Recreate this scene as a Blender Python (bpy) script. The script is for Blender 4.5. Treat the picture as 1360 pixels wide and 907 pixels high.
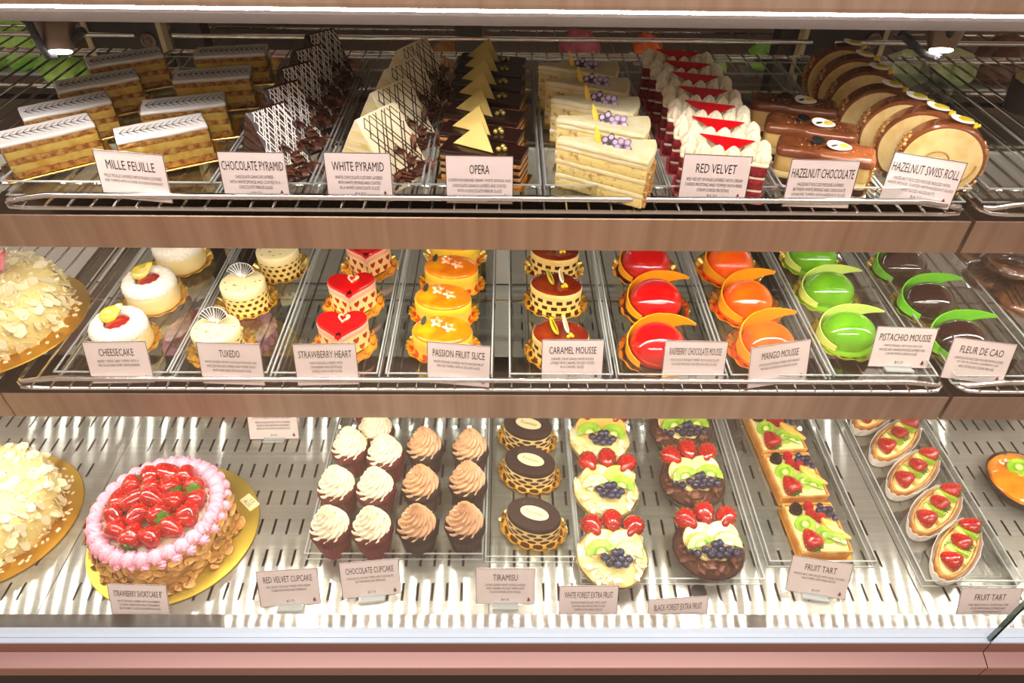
import bpy, math, random
from mathutils import Vector, Matrix, Euler, noise
PI = math.pi; R = math.radians
S = bpy.context.scene; COL = S.collection
for o in list(bpy.data.objects): bpy.data.objects.remove(o)
random.seed(7)
# ------------------------------------------------------------------ camera
H = 1.033
cam = bpy.data.objects.new('camera', bpy.data.cameras.new('camera')); COL.objects.link(cam)
cam.data.lens = 922 / 1360 * 36; cam.data.sensor_width = 36; cam.data.clip_start = .02; cam.data.clip_end = 60
RC = Matrix(((0.99991757, -0.00507243, -0.01179516), (-0.00556007, 0.65698804, -0.75388049), (0.01157329, 0.75388393, 0.65690568)))
mw = RC.to_4x4(); mw.translation = (0, 0, H); cam.matrix_world = mw
S.camera = cam
def at(px, py, z):
    c = RC @ Vector((px - 680, 453.5 - py, -922)); t = (z - H) / c.z
    return c.x * t, c.y * t
def atD(px, py, y):
    c = RC @ Vector((px - 680, 453.5 - py, -922)); t = y / c.y
    return c.x * t, H + c.z * t
# ------------------------------------------------------------------ world, light, exposure
W = bpy.data.worlds.new('shop'); S.world = W; W.use_nodes = True
bg = W.node_tree.nodes['Background']; bg.inputs[0].default_value = (.60, .44, .35, 1); bg.inputs[1].default_value = .70
S.view_settings.view_transform = 'Standard'; S.view_settings.look = 'None'; S.view_settings.gamma = 1
S.view_settings.exposure = 0.50
S.cycles.transparent_max_bounces = 40; S.cycles.max_bounces = 10
LEDP = dict(canopy=42, dots=520, rear=260, spot=3.5)
def area(name, loc, rot, sx, sy, power, color):
    l = bpy.data.lights.new(name, 'AREA'); l.shape = 'RECTANGLE'; l.size = sx; l.size_y = sy; l.energy = power; l.color = color
    o = bpy.data.objects.new(name, l); COL.objects.link(o); o.location = loc; o.rotation_euler = rot
    return o
# two unseen fill lights, added above and behind the camera for highlights and cards
area('added_fill_light', (-.9, -.7, 2.2), (R(-28), 0, 0), 1.7, .8, 50, (1, .88, .82))
area('added_fill_light', (.9, -.7, 2.2), (R(-28), 0, 0), 1.7, .8, 50, (1, .88, .82))

# ------------------------------------------------------------------ materials
DEEP = 1.28
def lin(h, deep=False):
    if isinstance(h, str):
        h = h.lstrip('#'); h = [int(h[i:i + 2], 16) / 255 for i in (0, 2, 4)]
    return tuple((c / 12.92 if c <= .04045 else ((c + .055) / 1.055) ** 2.4) ** (DEEP if deep else 1) for c in h) + (1,)
MATS = {}
def mat(name, col, rough=.5, metal=0, var=None, bump=None, coat=0, spec=.5, sss=0, emit=None, aniso=0):
    m = bpy.data.materials.new(name); m.use_nodes = True; nt = m.node_tree; N = nt.nodes; L = nt.links; dp = metal < .3 and name not in ('card', 'gasket', 'led', 'led_dot', 'shop_floor')
    b = N['Principled BSDF']; b.inputs['Base Color'].default_value = lin(col, dp); b.inputs['Roughness'].default_value = rough
    b.inputs['Metallic'].default_value = metal; b.inputs['Coat Weight'].default_value = coat; b.inputs['Coat Roughness'].default_value = .04
    b.inputs['Specular IOR Level'].default_value = spec
    if sss: b.inputs['Subsurface Weight'].default_value = sss; b.inputs['Subsurface Radius'].default_value = (.01, .006, .004); b.inputs['Subsurface Scale'].default_value = .5
    if emit: b.inputs['Emission Color'].default_value = lin(emit[0]); b.inputs['Emission Strength'].default_value = emit[1]
    tc = None
    if var or bump:
        tc = N.new('ShaderNodeTexCoord')
    if var:
        col2, sc, lo, hi = var[:4]
        n = N.new('ShaderNodeTexNoise'); n.inputs['Scale'].default_value = sc; n.inputs['Detail'].default_value = 4
        if len(var) > 4:
            mp = N.new('ShaderNodeMapping'); mp.inputs['Scale'].default_value = var[4]; L.new(tc.outputs['Object'], mp.inputs[0]); L.new(mp.outputs[0], n.inputs[0])
        else: L.new(tc.outputs['Object'], n.inputs[0])
        r = N.new('ShaderNodeValToRGB'); r.color_ramp.elements[0].position = lo; r.color_ramp.elements[1].position = hi
        r.color_ramp.elements[0].color = lin(col, dp); r.color_ramp.elements[1].color = lin(col2, dp)
        L.new(n.outputs['Fac'], r.inputs[0]); L.new(r.outputs[0], b.inputs['Base Color'])
    if bump:
        n = N.new('ShaderNodeTexNoise'); n.inputs['Scale'].default_value = bump[0]; n.inputs['Detail'].default_value = 3
        L.new(tc.outputs['Object'], n.inputs[0]); bp = N.new('ShaderNodeBump'); bp.inputs['Strength'].default_value = bump[1]; bp.inputs['Distance'].default_value = .002
        L.new(n.outputs['Fac'], bp.inputs['Height']); L.new(bp.outputs[0], b.inputs['Normal'])
    if aniso:
        b.inputs['Anisotropic'].default_value = aniso
        c = N.new('ShaderNodeCombineXYZ'); c.inputs[2 if name.startswith('lip') else 1].default_value = 1; L.new(c.outputs[0], b.inputs['Tangent'])
    MATS[name] = m
    return m
def clear(name, tint, refl, rough=.02, opaq=0, ocol='ffffff'):
    m = bpy.data.materials.new(name); m.use_nodes = True; nt = m.node_tree; N = nt.nodes; L = nt.links; N.clear()
    out = N.new('ShaderNodeOutputMaterial'); t = N.new('ShaderNodeBsdfTransparent'); t.inputs[0].default_value = lin(tint)
    g = N.new('ShaderNodeBsdfGlossy'); g.inputs['Roughness'].default_value = rough
    fr = N.new('ShaderNodeFresnel'); fr.inputs[0].default_value = 1.45
    mu = N.new('ShaderNodeMath'); mu.operation = 'MULTIPLY'; mu.inputs[1].default_value = refl; L.new(fr.outputs[0], mu.inputs[0])
    mx = N.new('ShaderNodeMixShader'); L.new(mu.outputs[0], mx.inputs[0]); L.new(t.outputs[0], mx.inputs[1]); L.new(g.outputs[0], mx.inputs[2])
    res = mx
    if opaq:
        d = N.new('ShaderNodeBsdfDiffuse'); d.inputs[0].default_value = lin(ocol)
        m2 = N.new('ShaderNodeMixShader'); m2.inputs[0].default_value = opaq; L.new(mx.outputs[0], m2.inputs[1]); L.new(d.outputs[0], m2.inputs[2]); res = m2
    L.new(res.outputs[0], out.inputs[0]); MATS[name] = m
    return m
def pattern(name, base, spot, pu, pv, rad, sx=1, sy=1, k=0, rough=.4, square=False, band=None, jit=.25):
    """printed sponge band: staggered dots / ovals / checks / hearts laid out on the side's UV (metres)"""
    m = mat(name, base, rough); nt = m.node_tree; N = nt.nodes; L = nt.links; b = N['Principled BSDF']
    def M(op, a, c=None, d=None):
        n = N.new('ShaderNodeMath'); n.operation = op
        for i, x in enumerate((a, c, d)):
            if x is None: continue
            if isinstance(x, (int, float)): n.inputs[i].default_value = x
            else: L.new(x, n.inputs[i])
        return n.outputs[0]
    uv = N.new('ShaderNodeUVMap'); sp = N.new('ShaderNodeSeparateXYZ'); L.new(uv.outputs[0], sp.inputs[0])
    ns = N.new('ShaderNodeTexNoise'); ns.inputs['Scale'].default_value = 120; L.new(uv.outputs[0], ns.inputs[0])
    j = M('MULTIPLY', M('SUBTRACT', ns.outputs['Fac'], .5), jit)
    v = M('DIVIDE', sp.outputs[1], pv); row = M('FLOOR', v)
    u = M('ADD', M('DIVIDE', sp.outputs[0], pu), M('MULTIPLY', M('MODULO', row, 2), .5))
    x = M('ABSOLUTE', M('ADD', M('SUBTRACT', M('FRACT', u), .5), j)); y = M('ADD', M('SUBTRACT', M('FRACT', v), .5), j)
    x = M('MULTIPLY', x, sx); y = M('SUBTRACT', M('MULTIPLY', y, sy), M('MULTIPLY', x, k))
    if square: d = M('MAXIMUM', x, M('ABSOLUTE', y))
    else: d = M('SQRT', M('ADD', M('MULTIPLY', x, x), M('MULTIPLY', y, y)))
    f = M('LESS_THAN', d, rad)
    if band: f = M('MULTIPLY', f, M('MULTIPLY', M('GREATER_THAN', sp.outputs[1], band[0]), M('LESS_THAN', sp.outputs[1], band[1])))
    mx = N.new('ShaderNodeMix'); mx.data_type = 'RGBA'; L.new(f, mx.inputs[0]); mx.inputs[6].default_value = lin(base, True); mx.inputs[7].default_value = lin(spot, True)
    L.new(mx.outputs[2], b.inputs['Base Color'])
    return m
mat('shop_floor', 'b39882', .35, var=('9a8371', 3, .4, .6))
mat('steel', '94938e', .13, 1, aniso=1.0, var=('8c8880', 6, .3, .7, (.6, 40, 1)))
mat('deck_steel', 'b6b6ac', .145, .66, aniso=1.0, var=('a4a49a', 5, .3, .7, (.4, 30, 1)))
mat('lip_steel', 'c2ab99', .30, 1, aniso=.85, var=('ae9382', 8, .3, .7, (8, .3, .3)))
mat('chrome', 'd8d5d2', .12, 1)
mat('rail_lit', '967673', .4, .35)  # upturned rail face, its extra light put into the colour
mat('rail_shaded', '8a675c', .4, .5)  # same rail, shade of the steeper faces put into the colour
mat('gasket', '98a3b4', .4)
mat('black', '0a0a0a', .6)
mat('slot_dark', '050505', .9)
mat('dark_wood', '2c211c', .5, var=('3a2c25', 6, .3, .7, (8, 8, .5)))
mat('rear_panel', '6b5a44', .5, var=('4a3b2c', 3, .3, .7))
mat('pale_trim', 'c9bd9c', .5)
mat('bounce_steel', 'd6d3cb', .4, .4)
mat('gold', 'fdd872', .26, 1, bump=(90, .15))
mat('gold_board', 'ddc04a', .38, .85, bump=(40, .1))
mat('amber_board', 'd9a83a', .35, .9, bump=(40, .1))
clear('acrylic', 'fbfcfb', .6)
clear('film', 'fbfbf8', .8)
clear('wrap', 'f4f2ee', 3.5, .12)
clear('pane', 'fdfefd', .16)
clear('acrylic_lit_edge', 'f0f4f3', 2.2, opaq=.32, ocol='eef3f2')  # whitened so that the rims seem to catch light
mat('pane_edge', '0f5148', .15, coat=.5)
mat('card', 'ddcfcb', .45); mat('ink', '2a2220', .6); mat('card_line', '55443f', .6)
mat('led', 'ffffff', .5, emit=('fdf8ff', LEDP['canopy'])); mat('led_dot', 'ffffff', .5, emit=('fff6ea', LEDP['dots']))
mat('rear_dot', 'ffffff', .5, emit=('fffdf6', LEDP['rear']))
mat('trough', '574d45', .5, .2)
mat('lens', 'ffffff', .5, emit=('fff4ea', 30))
mat('neck', '24262c', .75, bump=(700, .8)); mat('lamp_head', '6c5a4b', .35, .6)
mat('pastry', 'b87630', .7, var=('e6bf77', 130, .38, .6), bump=(220, .8))
mat('custard', 'f5de84', .4, var=('e6bf58', 70, .45, .68), bump=(60, .2))
mat('custard_pale', 'f4e6b0', .5, var=('ead590', 60, .4, .7), bump=(80, .3))
mat('fondant', 'f3efe9', .3, bump=(60, .1)); mat('choc_line', '3a221a', .4)
mat('dark_choc', '40211a', .3, coat=.5, bump=(60, .15)); mat('choc_sponge', '54301f', .8, var=('6d4128', 160, .4, .7), bump=(200, .8))
mat('milk_glaze', '9b6340', .22, coat=.6, var=('87522f', 40, .4, .7)); mat('milk_curl', '7d4f3a', .45, var=('a87b62', 60, .35, .7))
mat('white_drizzle', 'f2ece4', .35); mat('dark_drizzle', '4a2a1e', .4)
mat('white_choc', 'f3e8c6', .35, bump=(50, .15)); mat('gold_choc', 'ecd488', .3, .15, bump=(90, .1))
mat('opera_cream', 'c89455', .6, var=('dfb173', 120, .4, .65), bump=(120, .4)); mat('pearl', 'c9b45f', .25, .6)
mat('almond_cream', 'f1e7c4', .5, var=('e9d9a2', 70, .4, .7), bump=(90, .5)); mat('almond_sponge', 'eedd9b', .7, var=('b9853f', 130, .55, .72), bump=(150, .6))
mat('nut_crumb', 'b98a4c', .7, var=('dfb97a', 150, .4, .6), bump=(250, .8))
mat('flower_print', '8d7288', .35); mat('flower_dark', '4d2c33', .35); mat('flower_eye', 'c5b4cc', .4)
mat('yellow_choc', 'f0cf3c', .3, coat=.4); mat('yellow_green', 'c7ba35', .3, coat=.5, var=('e7c93a', 60, .4, .6))
mat('velvet', '8e1c26', .8, var=('b8414a', 170, .42, .68), bump=(220, .9)); mat('whip', 'f6ecd2', .5, sss=.1); mat('red_choc', 'd91a28', .2, coat=.8)
mat('hazel_mousse', 'e8cf8f', .5, var=('dcbd76', 40, .4, .7), bump=(50, .3)); mat('swirl', 'ead6a0', .55, var=('dcc184', 45, .45, .7), bump=(90, .5)); mat('swirl_dark', 'b98f55', .6)
mat('white_plaque', 'f5f2ea', .3); mat('pearl_yellow', 'f0cf2e', .3)
mat('coconut', 'f6efdf', .8, var=('fffaf0', 220, .4, .6), bump=(260, 1.0)); mat('cheese', 'ecdba8', .45, bump=(60, .2)); mat('jam', 'b3121b', .12, coat=1, bump=(120, .5))
mat('ivory', 'f2e4b8', .35, bump=(50, .1))
pattern('tux_side', 'f0dc95', '6b2d20', .0115, .0095, .30, jit=.12)
pattern('tira_side', 'efd9a0', '4a261b', .021, .0088, .33, sx=.9, sy=.78, jit=.25)
pattern('check_side', 'ebcf86', '4e2316', .016, .0115, .30, square=True, jit=.1)
pattern('heart_side', 'f3d3a0', 'b3232a', .017, .016, .30, k=.75, jit=.08)
pattern('passion_side', 'f4cc5a', 'd8582a', .019, .018, .32, sx=.95, sy=.95, jit=.2, band=(.003, .019))
mat('red_glaze', 'd3101e', .08, coat=1, var=('b50a18', 30, .4, .7)); mat('pink_mousse', 'f2b7a4', .45, bump=(60, .2))
mat('passion_glaze', 'ee8a10', .08, coat=1, var=('f8b41a', 35, .4, .62)); mat('passion_mousse', 'f6d650', .4)
mat('caramel_glaze', '7d2a10', .06, coat=1, var=('a34a14', 35, .4, .68))
mat('petal_pale', 'f6d9b8', .4, var=('f29a62', 160, .5, .62)); mat('leaf_dark', '3c4a1c', .4)
mat('dome_red', 'c80a1a', .05, coat=1, var=('df1420', 18, .4, .7)); mat('dome_orange', 'f06a08', .05, coat=1, var=('f98a12', 18, .4, .7))
mat('dome_green', '6fb31c', .06, coat=1, var=('93cf34', 16, .35, .7)); mat('dome_brown', '3a1c16', .10, coat=.8)
mat('collar_orange', 'f5b02a', .35); mat('collar_green', '86d63a', .35); mat('collar_lime', 'dcea8a', .4)
mat('shaving', 'f8f0d2', .45, var=('f1e4b4', 30, .4, .7)); mat('pink_shard', 'd8405a', .4, var=('f3a0a8', 60, .4, .65))
mat('pink_cream', 'f3b9c9', .45, sss=.1); mat('almond', 'd0a05a', .45, var=('ecc98a', 60, .4, .65), bump=(200, .3)); mat('almond_toast', 'a8743a', .55)
mat('straw_red', 'a60a12', .12, coat=.8, var=('c81616', 60, .4, .7)); mat('seed', 'c9923a', .5); mat('calyx', '5f8f2c', .6)
mat('cut_red', 'd62a2c', .14, coat=1, var=('ee6a52', 60, .5, .7))
mat('kiwi', '93bf2f', .15, coat=1, var=('b6d652', 90, .4, .66)); mat('kiwi_core', 'dfe6a0', .2, coat=1); mat('seed_black', '17150f', .4)
mat('blueberry', '28304f', .3, coat=.3, var=('4a5578', 90, .45, .68)); mat('blackberry', '150f1a', .15, coat=1); mat('raspberry', 'c51634', .2, coat=.8)
mat('peach', 'f3c766', .14, coat=1, var=('f6d98c', 40, .4, .7)); mat('apple', 'f2d79c', .15, coat=1, var=('f0b98a', 40, .5, .72)); mat('pineapple', 'f3d98c', .2, coat=.8)
mat('butter_cream', 'f2ead0', .5, bump=(40, .1), sss=.1); mat('mocha_cream', 'd6b08c', .5, bump=(40, .1)); mat('vel_cake', '6c1a20', .7, bump=(200, .8)); mat('wrap_red', '8c2a2c', .6)
mat('choc_cake', '33201b', .7, bump=(200, .8)); mat('wrap_brown', '4b3128', .6)
mat('foil', 'b9b3ac', .3, .9); mat('vanilla_cream', 'f5e6a8', .45, bump=(80, .5)); mat('crust', 'd79a4c', .6, var=('e9bd74', 60, .4, .65), bump=(120, .5))
mat('paper', 'f1ebe2', .7); mat('pan', '1e1815', .35, coat=.4); mat('orange_glaze', 'e08a14', .1, coat=1, var=('eaa52c', 30, .4, .7))
mat('cocoa', '3b241c', .85, bump=(160, .6)); mat('cookie', '8e5c36', .7, var=('b58558', 60, .4, .65), bump=(120, .8))
mat('green_bag', '7fc63e', .35, var=('c4ee86', 14, .35, .65)); mat('pale_bag', 'dfeabf', .35, var=('9db27a', 14, .4, .65)); mat('brown_bag', '6d4632', .4, var=('93664c', 14, .4, .65)); mat('pink_bag', 'b5526a', .4, var=('d98a96', 14, .4, .65)); mat('amber_bag', 'a9762c', .4, var=('c99a4c', 14, .4, .65))
mat('stripe_black', '1d1517', .35); mat('confetti', 'e05a4a', .4)

# ------------------------------------------------------------------ mesh helpers
class MB:
    def __init__(s): s.v = []; s.f = []; s.mi = []; s.uv = []
    def add(s, vs, fs, mi=0, uvs=None, M=None):
        o = len(s.v)
        s.v += [tuple(M @ Vector(v)) for v in vs] if M else [tuple(v) for v in vs]
        for i, f in enumerate(fs):
            s.f.append([a + o for a in f]); s.mi.append(mi); s.uv.append(uvs[i] if uvs else None)
        return s
    def mesh(s, name, mats, smooth=True):
        me = bpy.data.meshes.new(name); me.from_pydata(s.v, [], s.f)
        if isinstance(mats, str): mats = [mats]
        for m in mats: me.materials.append(MATS[m])
        me.polygons.foreach_set('material_index', s.mi); me.polygons.foreach_set('use_smooth', [smooth] * len(s.f))
        if any(s.uv):
            l = me.uv_layers.new(name='UVMap'); d = []
            for f, u in zip(s.f, s.uv):
                for k in range(len(f)): d += list(u[k]) if u else [0, 0]
            l.data.foreach_set('uv', d)
        if smooth:
            try: me.set_sharp_from_angle(angle=R(42))
            except Exception: pass
        me.update(); return me
    def obj(s, name, mats, parent=None, smooth=True, loc=None):
        return link(name, s.mesh(name, mats, smooth), parent, loc)
def link(name, me, parent=None, loc=None, rot=None, scale=None):
    o = bpy.data.objects.new(name, me); COL.objects.link(o)
    if parent: o.parent = parent
    if loc is not None: o.location = loc
    if rot is not None: o.rotation_euler = rot
    if scale is not None: o.scale = scale if hasattr(scale, '__len__') else (scale,) * 3
    return o
def tag(o, label=None, cat=None, group=None, kind=None):
    if label: o['label'] = label
    if cat: o['category'] = cat
    if group: o['group'] = group
    if kind: o['kind'] = kind
    return o
def thing(name, label, cat, group=None, loc=(0, 0, 0), yaw=0):
    o = link(name, None, None, loc, (0, 0, R(yaw))); o.empty_display_size = .02
    return tag(o, label, cat, group)
def copy_tree(o, parent=None):
    c = o.copy(); COL.objects.link(c); c.parent = parent
    for ch in list(o.children): copy_tree(ch, c)
    return c
def struct(o): o['kind'] = 'structure'; return o
BOXF = [(0, 1, 3, 2), (4, 6, 7, 5), (0, 4, 5, 1), (2, 3, 7, 6), (0, 2, 6, 4), (1, 5, 7, 3)]
def box(mb, x0, x1, y0, y1, z0, z1, mi=0, M=None):
    vs = [(x, y, z) for x in (x0, x1) for y in (y0, y1) for z in (z0, z1)]
    return mb.add(vs, BOXF, mi, None, M)
def tube(mb, pts, r, seg=8, mi=0, cap=True):
    pts = [Vector(p) for p in pts]; n = len(pts); rs = r if hasattr(r, '__len__') else [r] * n
    vs = []; fs = []; up = Vector((0, 0, 1))
    t0 = (pts[1] - pts[0]).normalized()
    a = t0.cross(up); a = a.normalized() if a.length > .01 else Vector((1, 0, 0))
    for i, p in enumerate(pts):
        t = (pts[min(i + 1, n - 1)] - pts[max(i - 1, 0)]).normalized()
        a = (a - t * a.dot(t)).normalized(); b = t.cross(a)
        for k in range(seg):
            th = 2 * PI * k / seg; vs.append(p + (a * math.cos(th) + b * math.sin(th)) * rs[i])
    for i in range(n - 1):
        for k in range(seg):
            k2 = (k + 1) % seg; fs.append((i * seg + k, i * seg + k2, (i + 1) * seg + k2, (i + 1) * seg + k))
    if cap: fs.append(tuple(range(seg))[::-1]); fs.append(tuple((n - 1) * seg + k for k in range(seg)))
    return mb.add(vs, fs, mi)
def lathe(mb, prof, seg=32, mi=0, M=None, fr=None, cap=True):
    """prof [(r,z)] ; fr(theta, i, r, z)->(r,z) modulates"""
    vs = []; fs = []; n = len(prof)
    for i, (r, z) in enumerate(prof):
        for k in range(seg):
            th = 2 * PI * k / seg; rr, zz = fr(th, i, r, z) if fr else (r, z)
            vs.append((rr * math.cos(th), rr * math.sin(th), zz))
    for i in range(n - 1):
        for k in range(seg):
            k2 = (k + 1) % seg; fs.append((i * seg + k, i * seg + k2, (i + 1) * seg + k2, (i + 1) * seg + k))
    if cap: fs.append(tuple(range(seg))[::-1]); fs.append(tuple((n - 1) * seg + k for k in range(seg)))
    return mb.add(vs, fs, mi, None, M)
def ell(a, b, n=40, rot=0): return [(a * math.cos(2 * PI * k / n), b * math.sin(2 * PI * k / n)) for k in range(n)]
def rrect(w, d, r, step=.01):
    pts = []; r = min(r, w / 2 - 1e-4, d / 2 - 1e-4)
    cs = [(w / 2 - r, -d / 2 + r, -90), (w / 2 - r, d / 2 - r, 0), (-w / 2 + r, d / 2 - r, 90), (-w / 2 + r, -d / 2 + r, 180)]
    for i, (cx, cy, a0) in enumerate(cs):
        for k in range(4): a = R(a0 + 30 * k); pts.append((cx + r * math.cos(a), cy + r * math.sin(a)))
        nx, ny, na = cs[(i + 1) % 4]; p = pts[-1]; q = (nx + r * math.cos(R(na)), ny + r * math.sin(R(na)))
        L = math.dist(p, q); m = int(L / step)
        for k in range(1, m): pts.append((p[0] + (q[0] - p[0]) * k / m, p[1] + (q[1] - p[1]) * k / m))
    return pts
def poly(pts, step=.008):
    out = []
    for i, p in enumerate(pts):
        q = pts[(i + 1) % len(pts)]; m = max(1, int(math.dist(p, q) / step))
        for k in range(m): out.append((p[0] + (q[0] - p[0]) * k / m, p[1] + (q[1] - p[1]) * k / m))
    return out
def wedge(L, w, step=.008):   # cake wedge: tip at left, arc at right
    pts = [(-L / 2, 0)]; a = math.asin(min(.95, w / 2 / L))
    for k in range(7): t = -a + 2 * a * k / 6; pts.append((-L / 2 + L * math.cos(t), L * math.sin(t)))
    pts[0] = (-L / 2, .006); pts.insert(1, (-L / 2, -.006))
    return poly(pts, step)
def heart(s, n=44):
    out = []
    for k in range(n):
        t = 2 * PI * k / n; x = 16 * math.sin(t) ** 3; y = 13 * math.cos(t) - 5 * math.cos(2 * t) - 2 * math.cos(3 * t) - math.cos(4 * t)
        out.append((-x * s / 34, (y + 2) * s / 34))
    return out
def solid(mb, out, prof, mi=0, top=None, amp=0, freq=60, M=None, seed=0, mid=2, nocap=False):
    """extrude outline through prof [(inset,z)], with offset along 2D normals"""
    n = len(out); nor = []
    for i in range(n):
        a = out[i - 1]; b = out[(i + 1) % n]; dx, dy = b[0] - a[0], b[1] - a[1]; l = math.hypot(dx, dy) or 1; nor.append((dy / l, -dx / l))
    area2 = sum(out[i][0] * out[(i + 1) % n][1] - out[(i + 1) % n][0] * out[i][1] for i in range(n))
    sg = 1 if area2 > 0 else -1
    P = []
    for i, p in enumerate(prof):
        if i and mid and abs(p[1] - prof[i - 1][1]) > .012:
            q = prof[i - 1]
            for k in range(1, mid + 1): t = k / (mid + 1); P.append((q[0] + (p[0] - q[0]) * t, q[1] + (p[1] - q[1]) * t))
        P.append(p)
    vs = []; fs = []; uvs = []
    U = [0]
    for i in range(n): U.append(U[-1] + math.dist(out[i], out[(i + 1) % n]))
    for ins, z in P:
        for i in range(n):
            v = Vector((out[i][0] - sg * nor[i][0] * ins, out[i][1] - sg * nor[i][1] * ins, z))
            if amp: v += noise.noise_vector(v * freq + Vector((seed, seed * 1.7, 3))) * amp
            vs.append(v)
    for j in range(len(P) - 1):
        for i in range(n):
            i2 = (i + 1) % n; q = (j * n + i, j * n + i2, (j + 1) * n + i2, (j + 1) * n + i)
            u = ((U[i], P[j][1]), (U[i + 1], P[j][1]), (U[i + 1], P[j + 1][1]), (U[i], P[j + 1][1]))
            if sg < 0: q = q[::-1]; u = u[::-1]
            fs.append(q); uvs.append(u)
    mb.add(vs, fs, mi, uvs, M)
    if nocap: return mb
    o = (len(P) - 1) * n
    for base, fl, m2 in ((o, sg < 0, mi if top is None else top), (0, sg > 0, mi)):
        ring = vs[base:base + n]; c = sum((Vector(v) for v in ring), Vector()) / n
        tf = [(i, (i + 1) % n, n) for i in range(n)]
        if fl: tf = [t[::-1] for t in tf]
        mb.add(list(ring) + [c], tf, m2, None, M)
    return mb
def bev(h, b=.003, z0=0): return [(b, z0), (b * .3, z0 + b * .3), (0, z0 + b), (0, z0 + h - b), (b * .3, z0 + h - b * .3), (b, z0 + h)]
def sph(mb, c, r, n=8, mi=0, sq=(1, 1, 1), M=None):
    vs = [(c[0], c[1], c[2] + r * sq[2])]; fs = []; m = max(3, n // 2)
    for i in range(1, m):
        ph = PI * i / m
        for k in range(n): th = 2 * PI * k / n; vs.append((c[0] + r * sq[0] * math.sin(ph) * math.cos(th), c[1] + r * sq[1] * math.sin(ph) * math.sin(th), c[2] + r * sq[2] * math.cos(ph)))
    vs.append((c[0], c[1], c[2] - r * sq[2])); last = len(vs) - 1
    for k in range(n):
        k2 = (k + 1) % n; fs.append((0, 1 + k, 1 + k2)); fs.append((last, 1 + (m - 2) * n + k2, 1 + (m - 2) * n + k))
        for i in range(m - 2): a = 1 + i * n; fs.append((a + k, a + n + k, a + n + k2, a + k2))
    return mb.add(vs, fs, mi, None, M)
def TR(loc, rot=(0, 0, 0), s=1): return Matrix.LocRotScale(Vector(loc), Euler(rot), Vector((s, s, s) if not hasattr(s, '__len__') else s))
def plate(parent, name, out, h, m, z=0, b=.0008, loc=(0, 0, 0), rot=(0, 0, 0), **k):
    mb = MB(); solid(mb, out, bev(h, b), **k); return link(name, mb.mesh(name, m), parent, Vector(loc) + Vector((0, 0, z)), rot)
def layer(parent, name, out, z0, h, m, b=.002, inset=0, amp=.0006, freq=90, **k):
    mb = MB(); solid(mb, out, [(i + inset, z) for i, z in bev(h, min(b, h / 2.1), z0)], amp=amp, freq=freq, **k)
    return mb.obj(name, m, parent)

# ================================================================== SETTING
T, M_ = .601, .329
# floor and plinth
mb = MB(); box(mb, -3, 3, -2, 3, -.60, -.55); struct(mb.obj('floor', 'shop_floor', smooth=False))
mb = MB(); box(mb, -1.6, 1.6, .466, 1.45, -.55, -.0246); struct(mb.obj('trim_1', 'black', smooth=False))
# rear wall behind the case
mb = MB(); box(mb, -1.8, 1.8, 1.78, 1.82, -.55, 1.6); struct(mb.obj('wall_back', 'rear_panel', smooth=False))
# deck: steel panels with rows of real slots over a dark well
case = thing('slotted_deck', 'brushed steel bottom deck of the case with rows of slots', 'deck')
seams = [-1.42, -.7205, -.0215, .6705, 1.37]
rows = [.575 + .0605 * k for k in range(13)]
for a, b in zip(seams, seams[1:]):
    x0, x1 = a + .0008, b - .0008; mb = MB()
    n = int((x1 - x0 - .05) / .0235); xs0 = (x0 + x1) / 2 - (n - 1) * .0235 / 2
    xs = [x0] + [v for k in range(n) for v in (xs0 + k * .0235 - .0021, xs0 + k * .0235 + .0021)] + [x1]
    ys = [.528] + [v for r in rows for v in (r - .0155, r + .0155)] + [1.40]
    idx = {}; vs = []
    def vi(i, j):
        if (i, j) not in idx: idx[(i, j)] = len(vs); vs.append((xs[i], ys[j], 0))
        return idx[(i, j)]
    fs = []
    for i in range(len(xs) - 1):
        for j in range(len(ys) - 1):
            if i % 2 == 1 and j % 2 == 1:
                if (i // 2) % 9 == 4: pass
                # walls of the slot
                q = [(xs[i], ys[j]), (xs[i + 1], ys[j]), (xs[i + 1], ys[j + 1]), (xs[i], ys[j + 1])]
                o = len(vs)
                for (X, Y) in q: vs.append((X, Y, 0)); vs.append((X, Y, -.0015))
                for k in range(4): k2 = (k + 1) % 4; fs.append((o + 2 * k, o + 2 * k + 1, o + 2 * k2 + 1, o + 2 * k2))
            else: fs.append((vi(i, j), vi(i + 1, j), vi(i + 1, j + 1), vi(i, j + 1)))
    mb.add(vs, fs)
    o = len(mb.v); box(mb, x0, x0 + .001, .528, 1.40, -.012, -.0001); box(mb, x1 - .001, x1, .528, 1.40, -.012, -.0001)
    mb.obj('deck_panel', 'deck_steel', case, smooth=False)
mb = MB(); box(mb, -1.45, 1.42, .52, 1.42, -.05, -.03); mb.obj('well', 'slot_dark', case, smooth=False)
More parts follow.
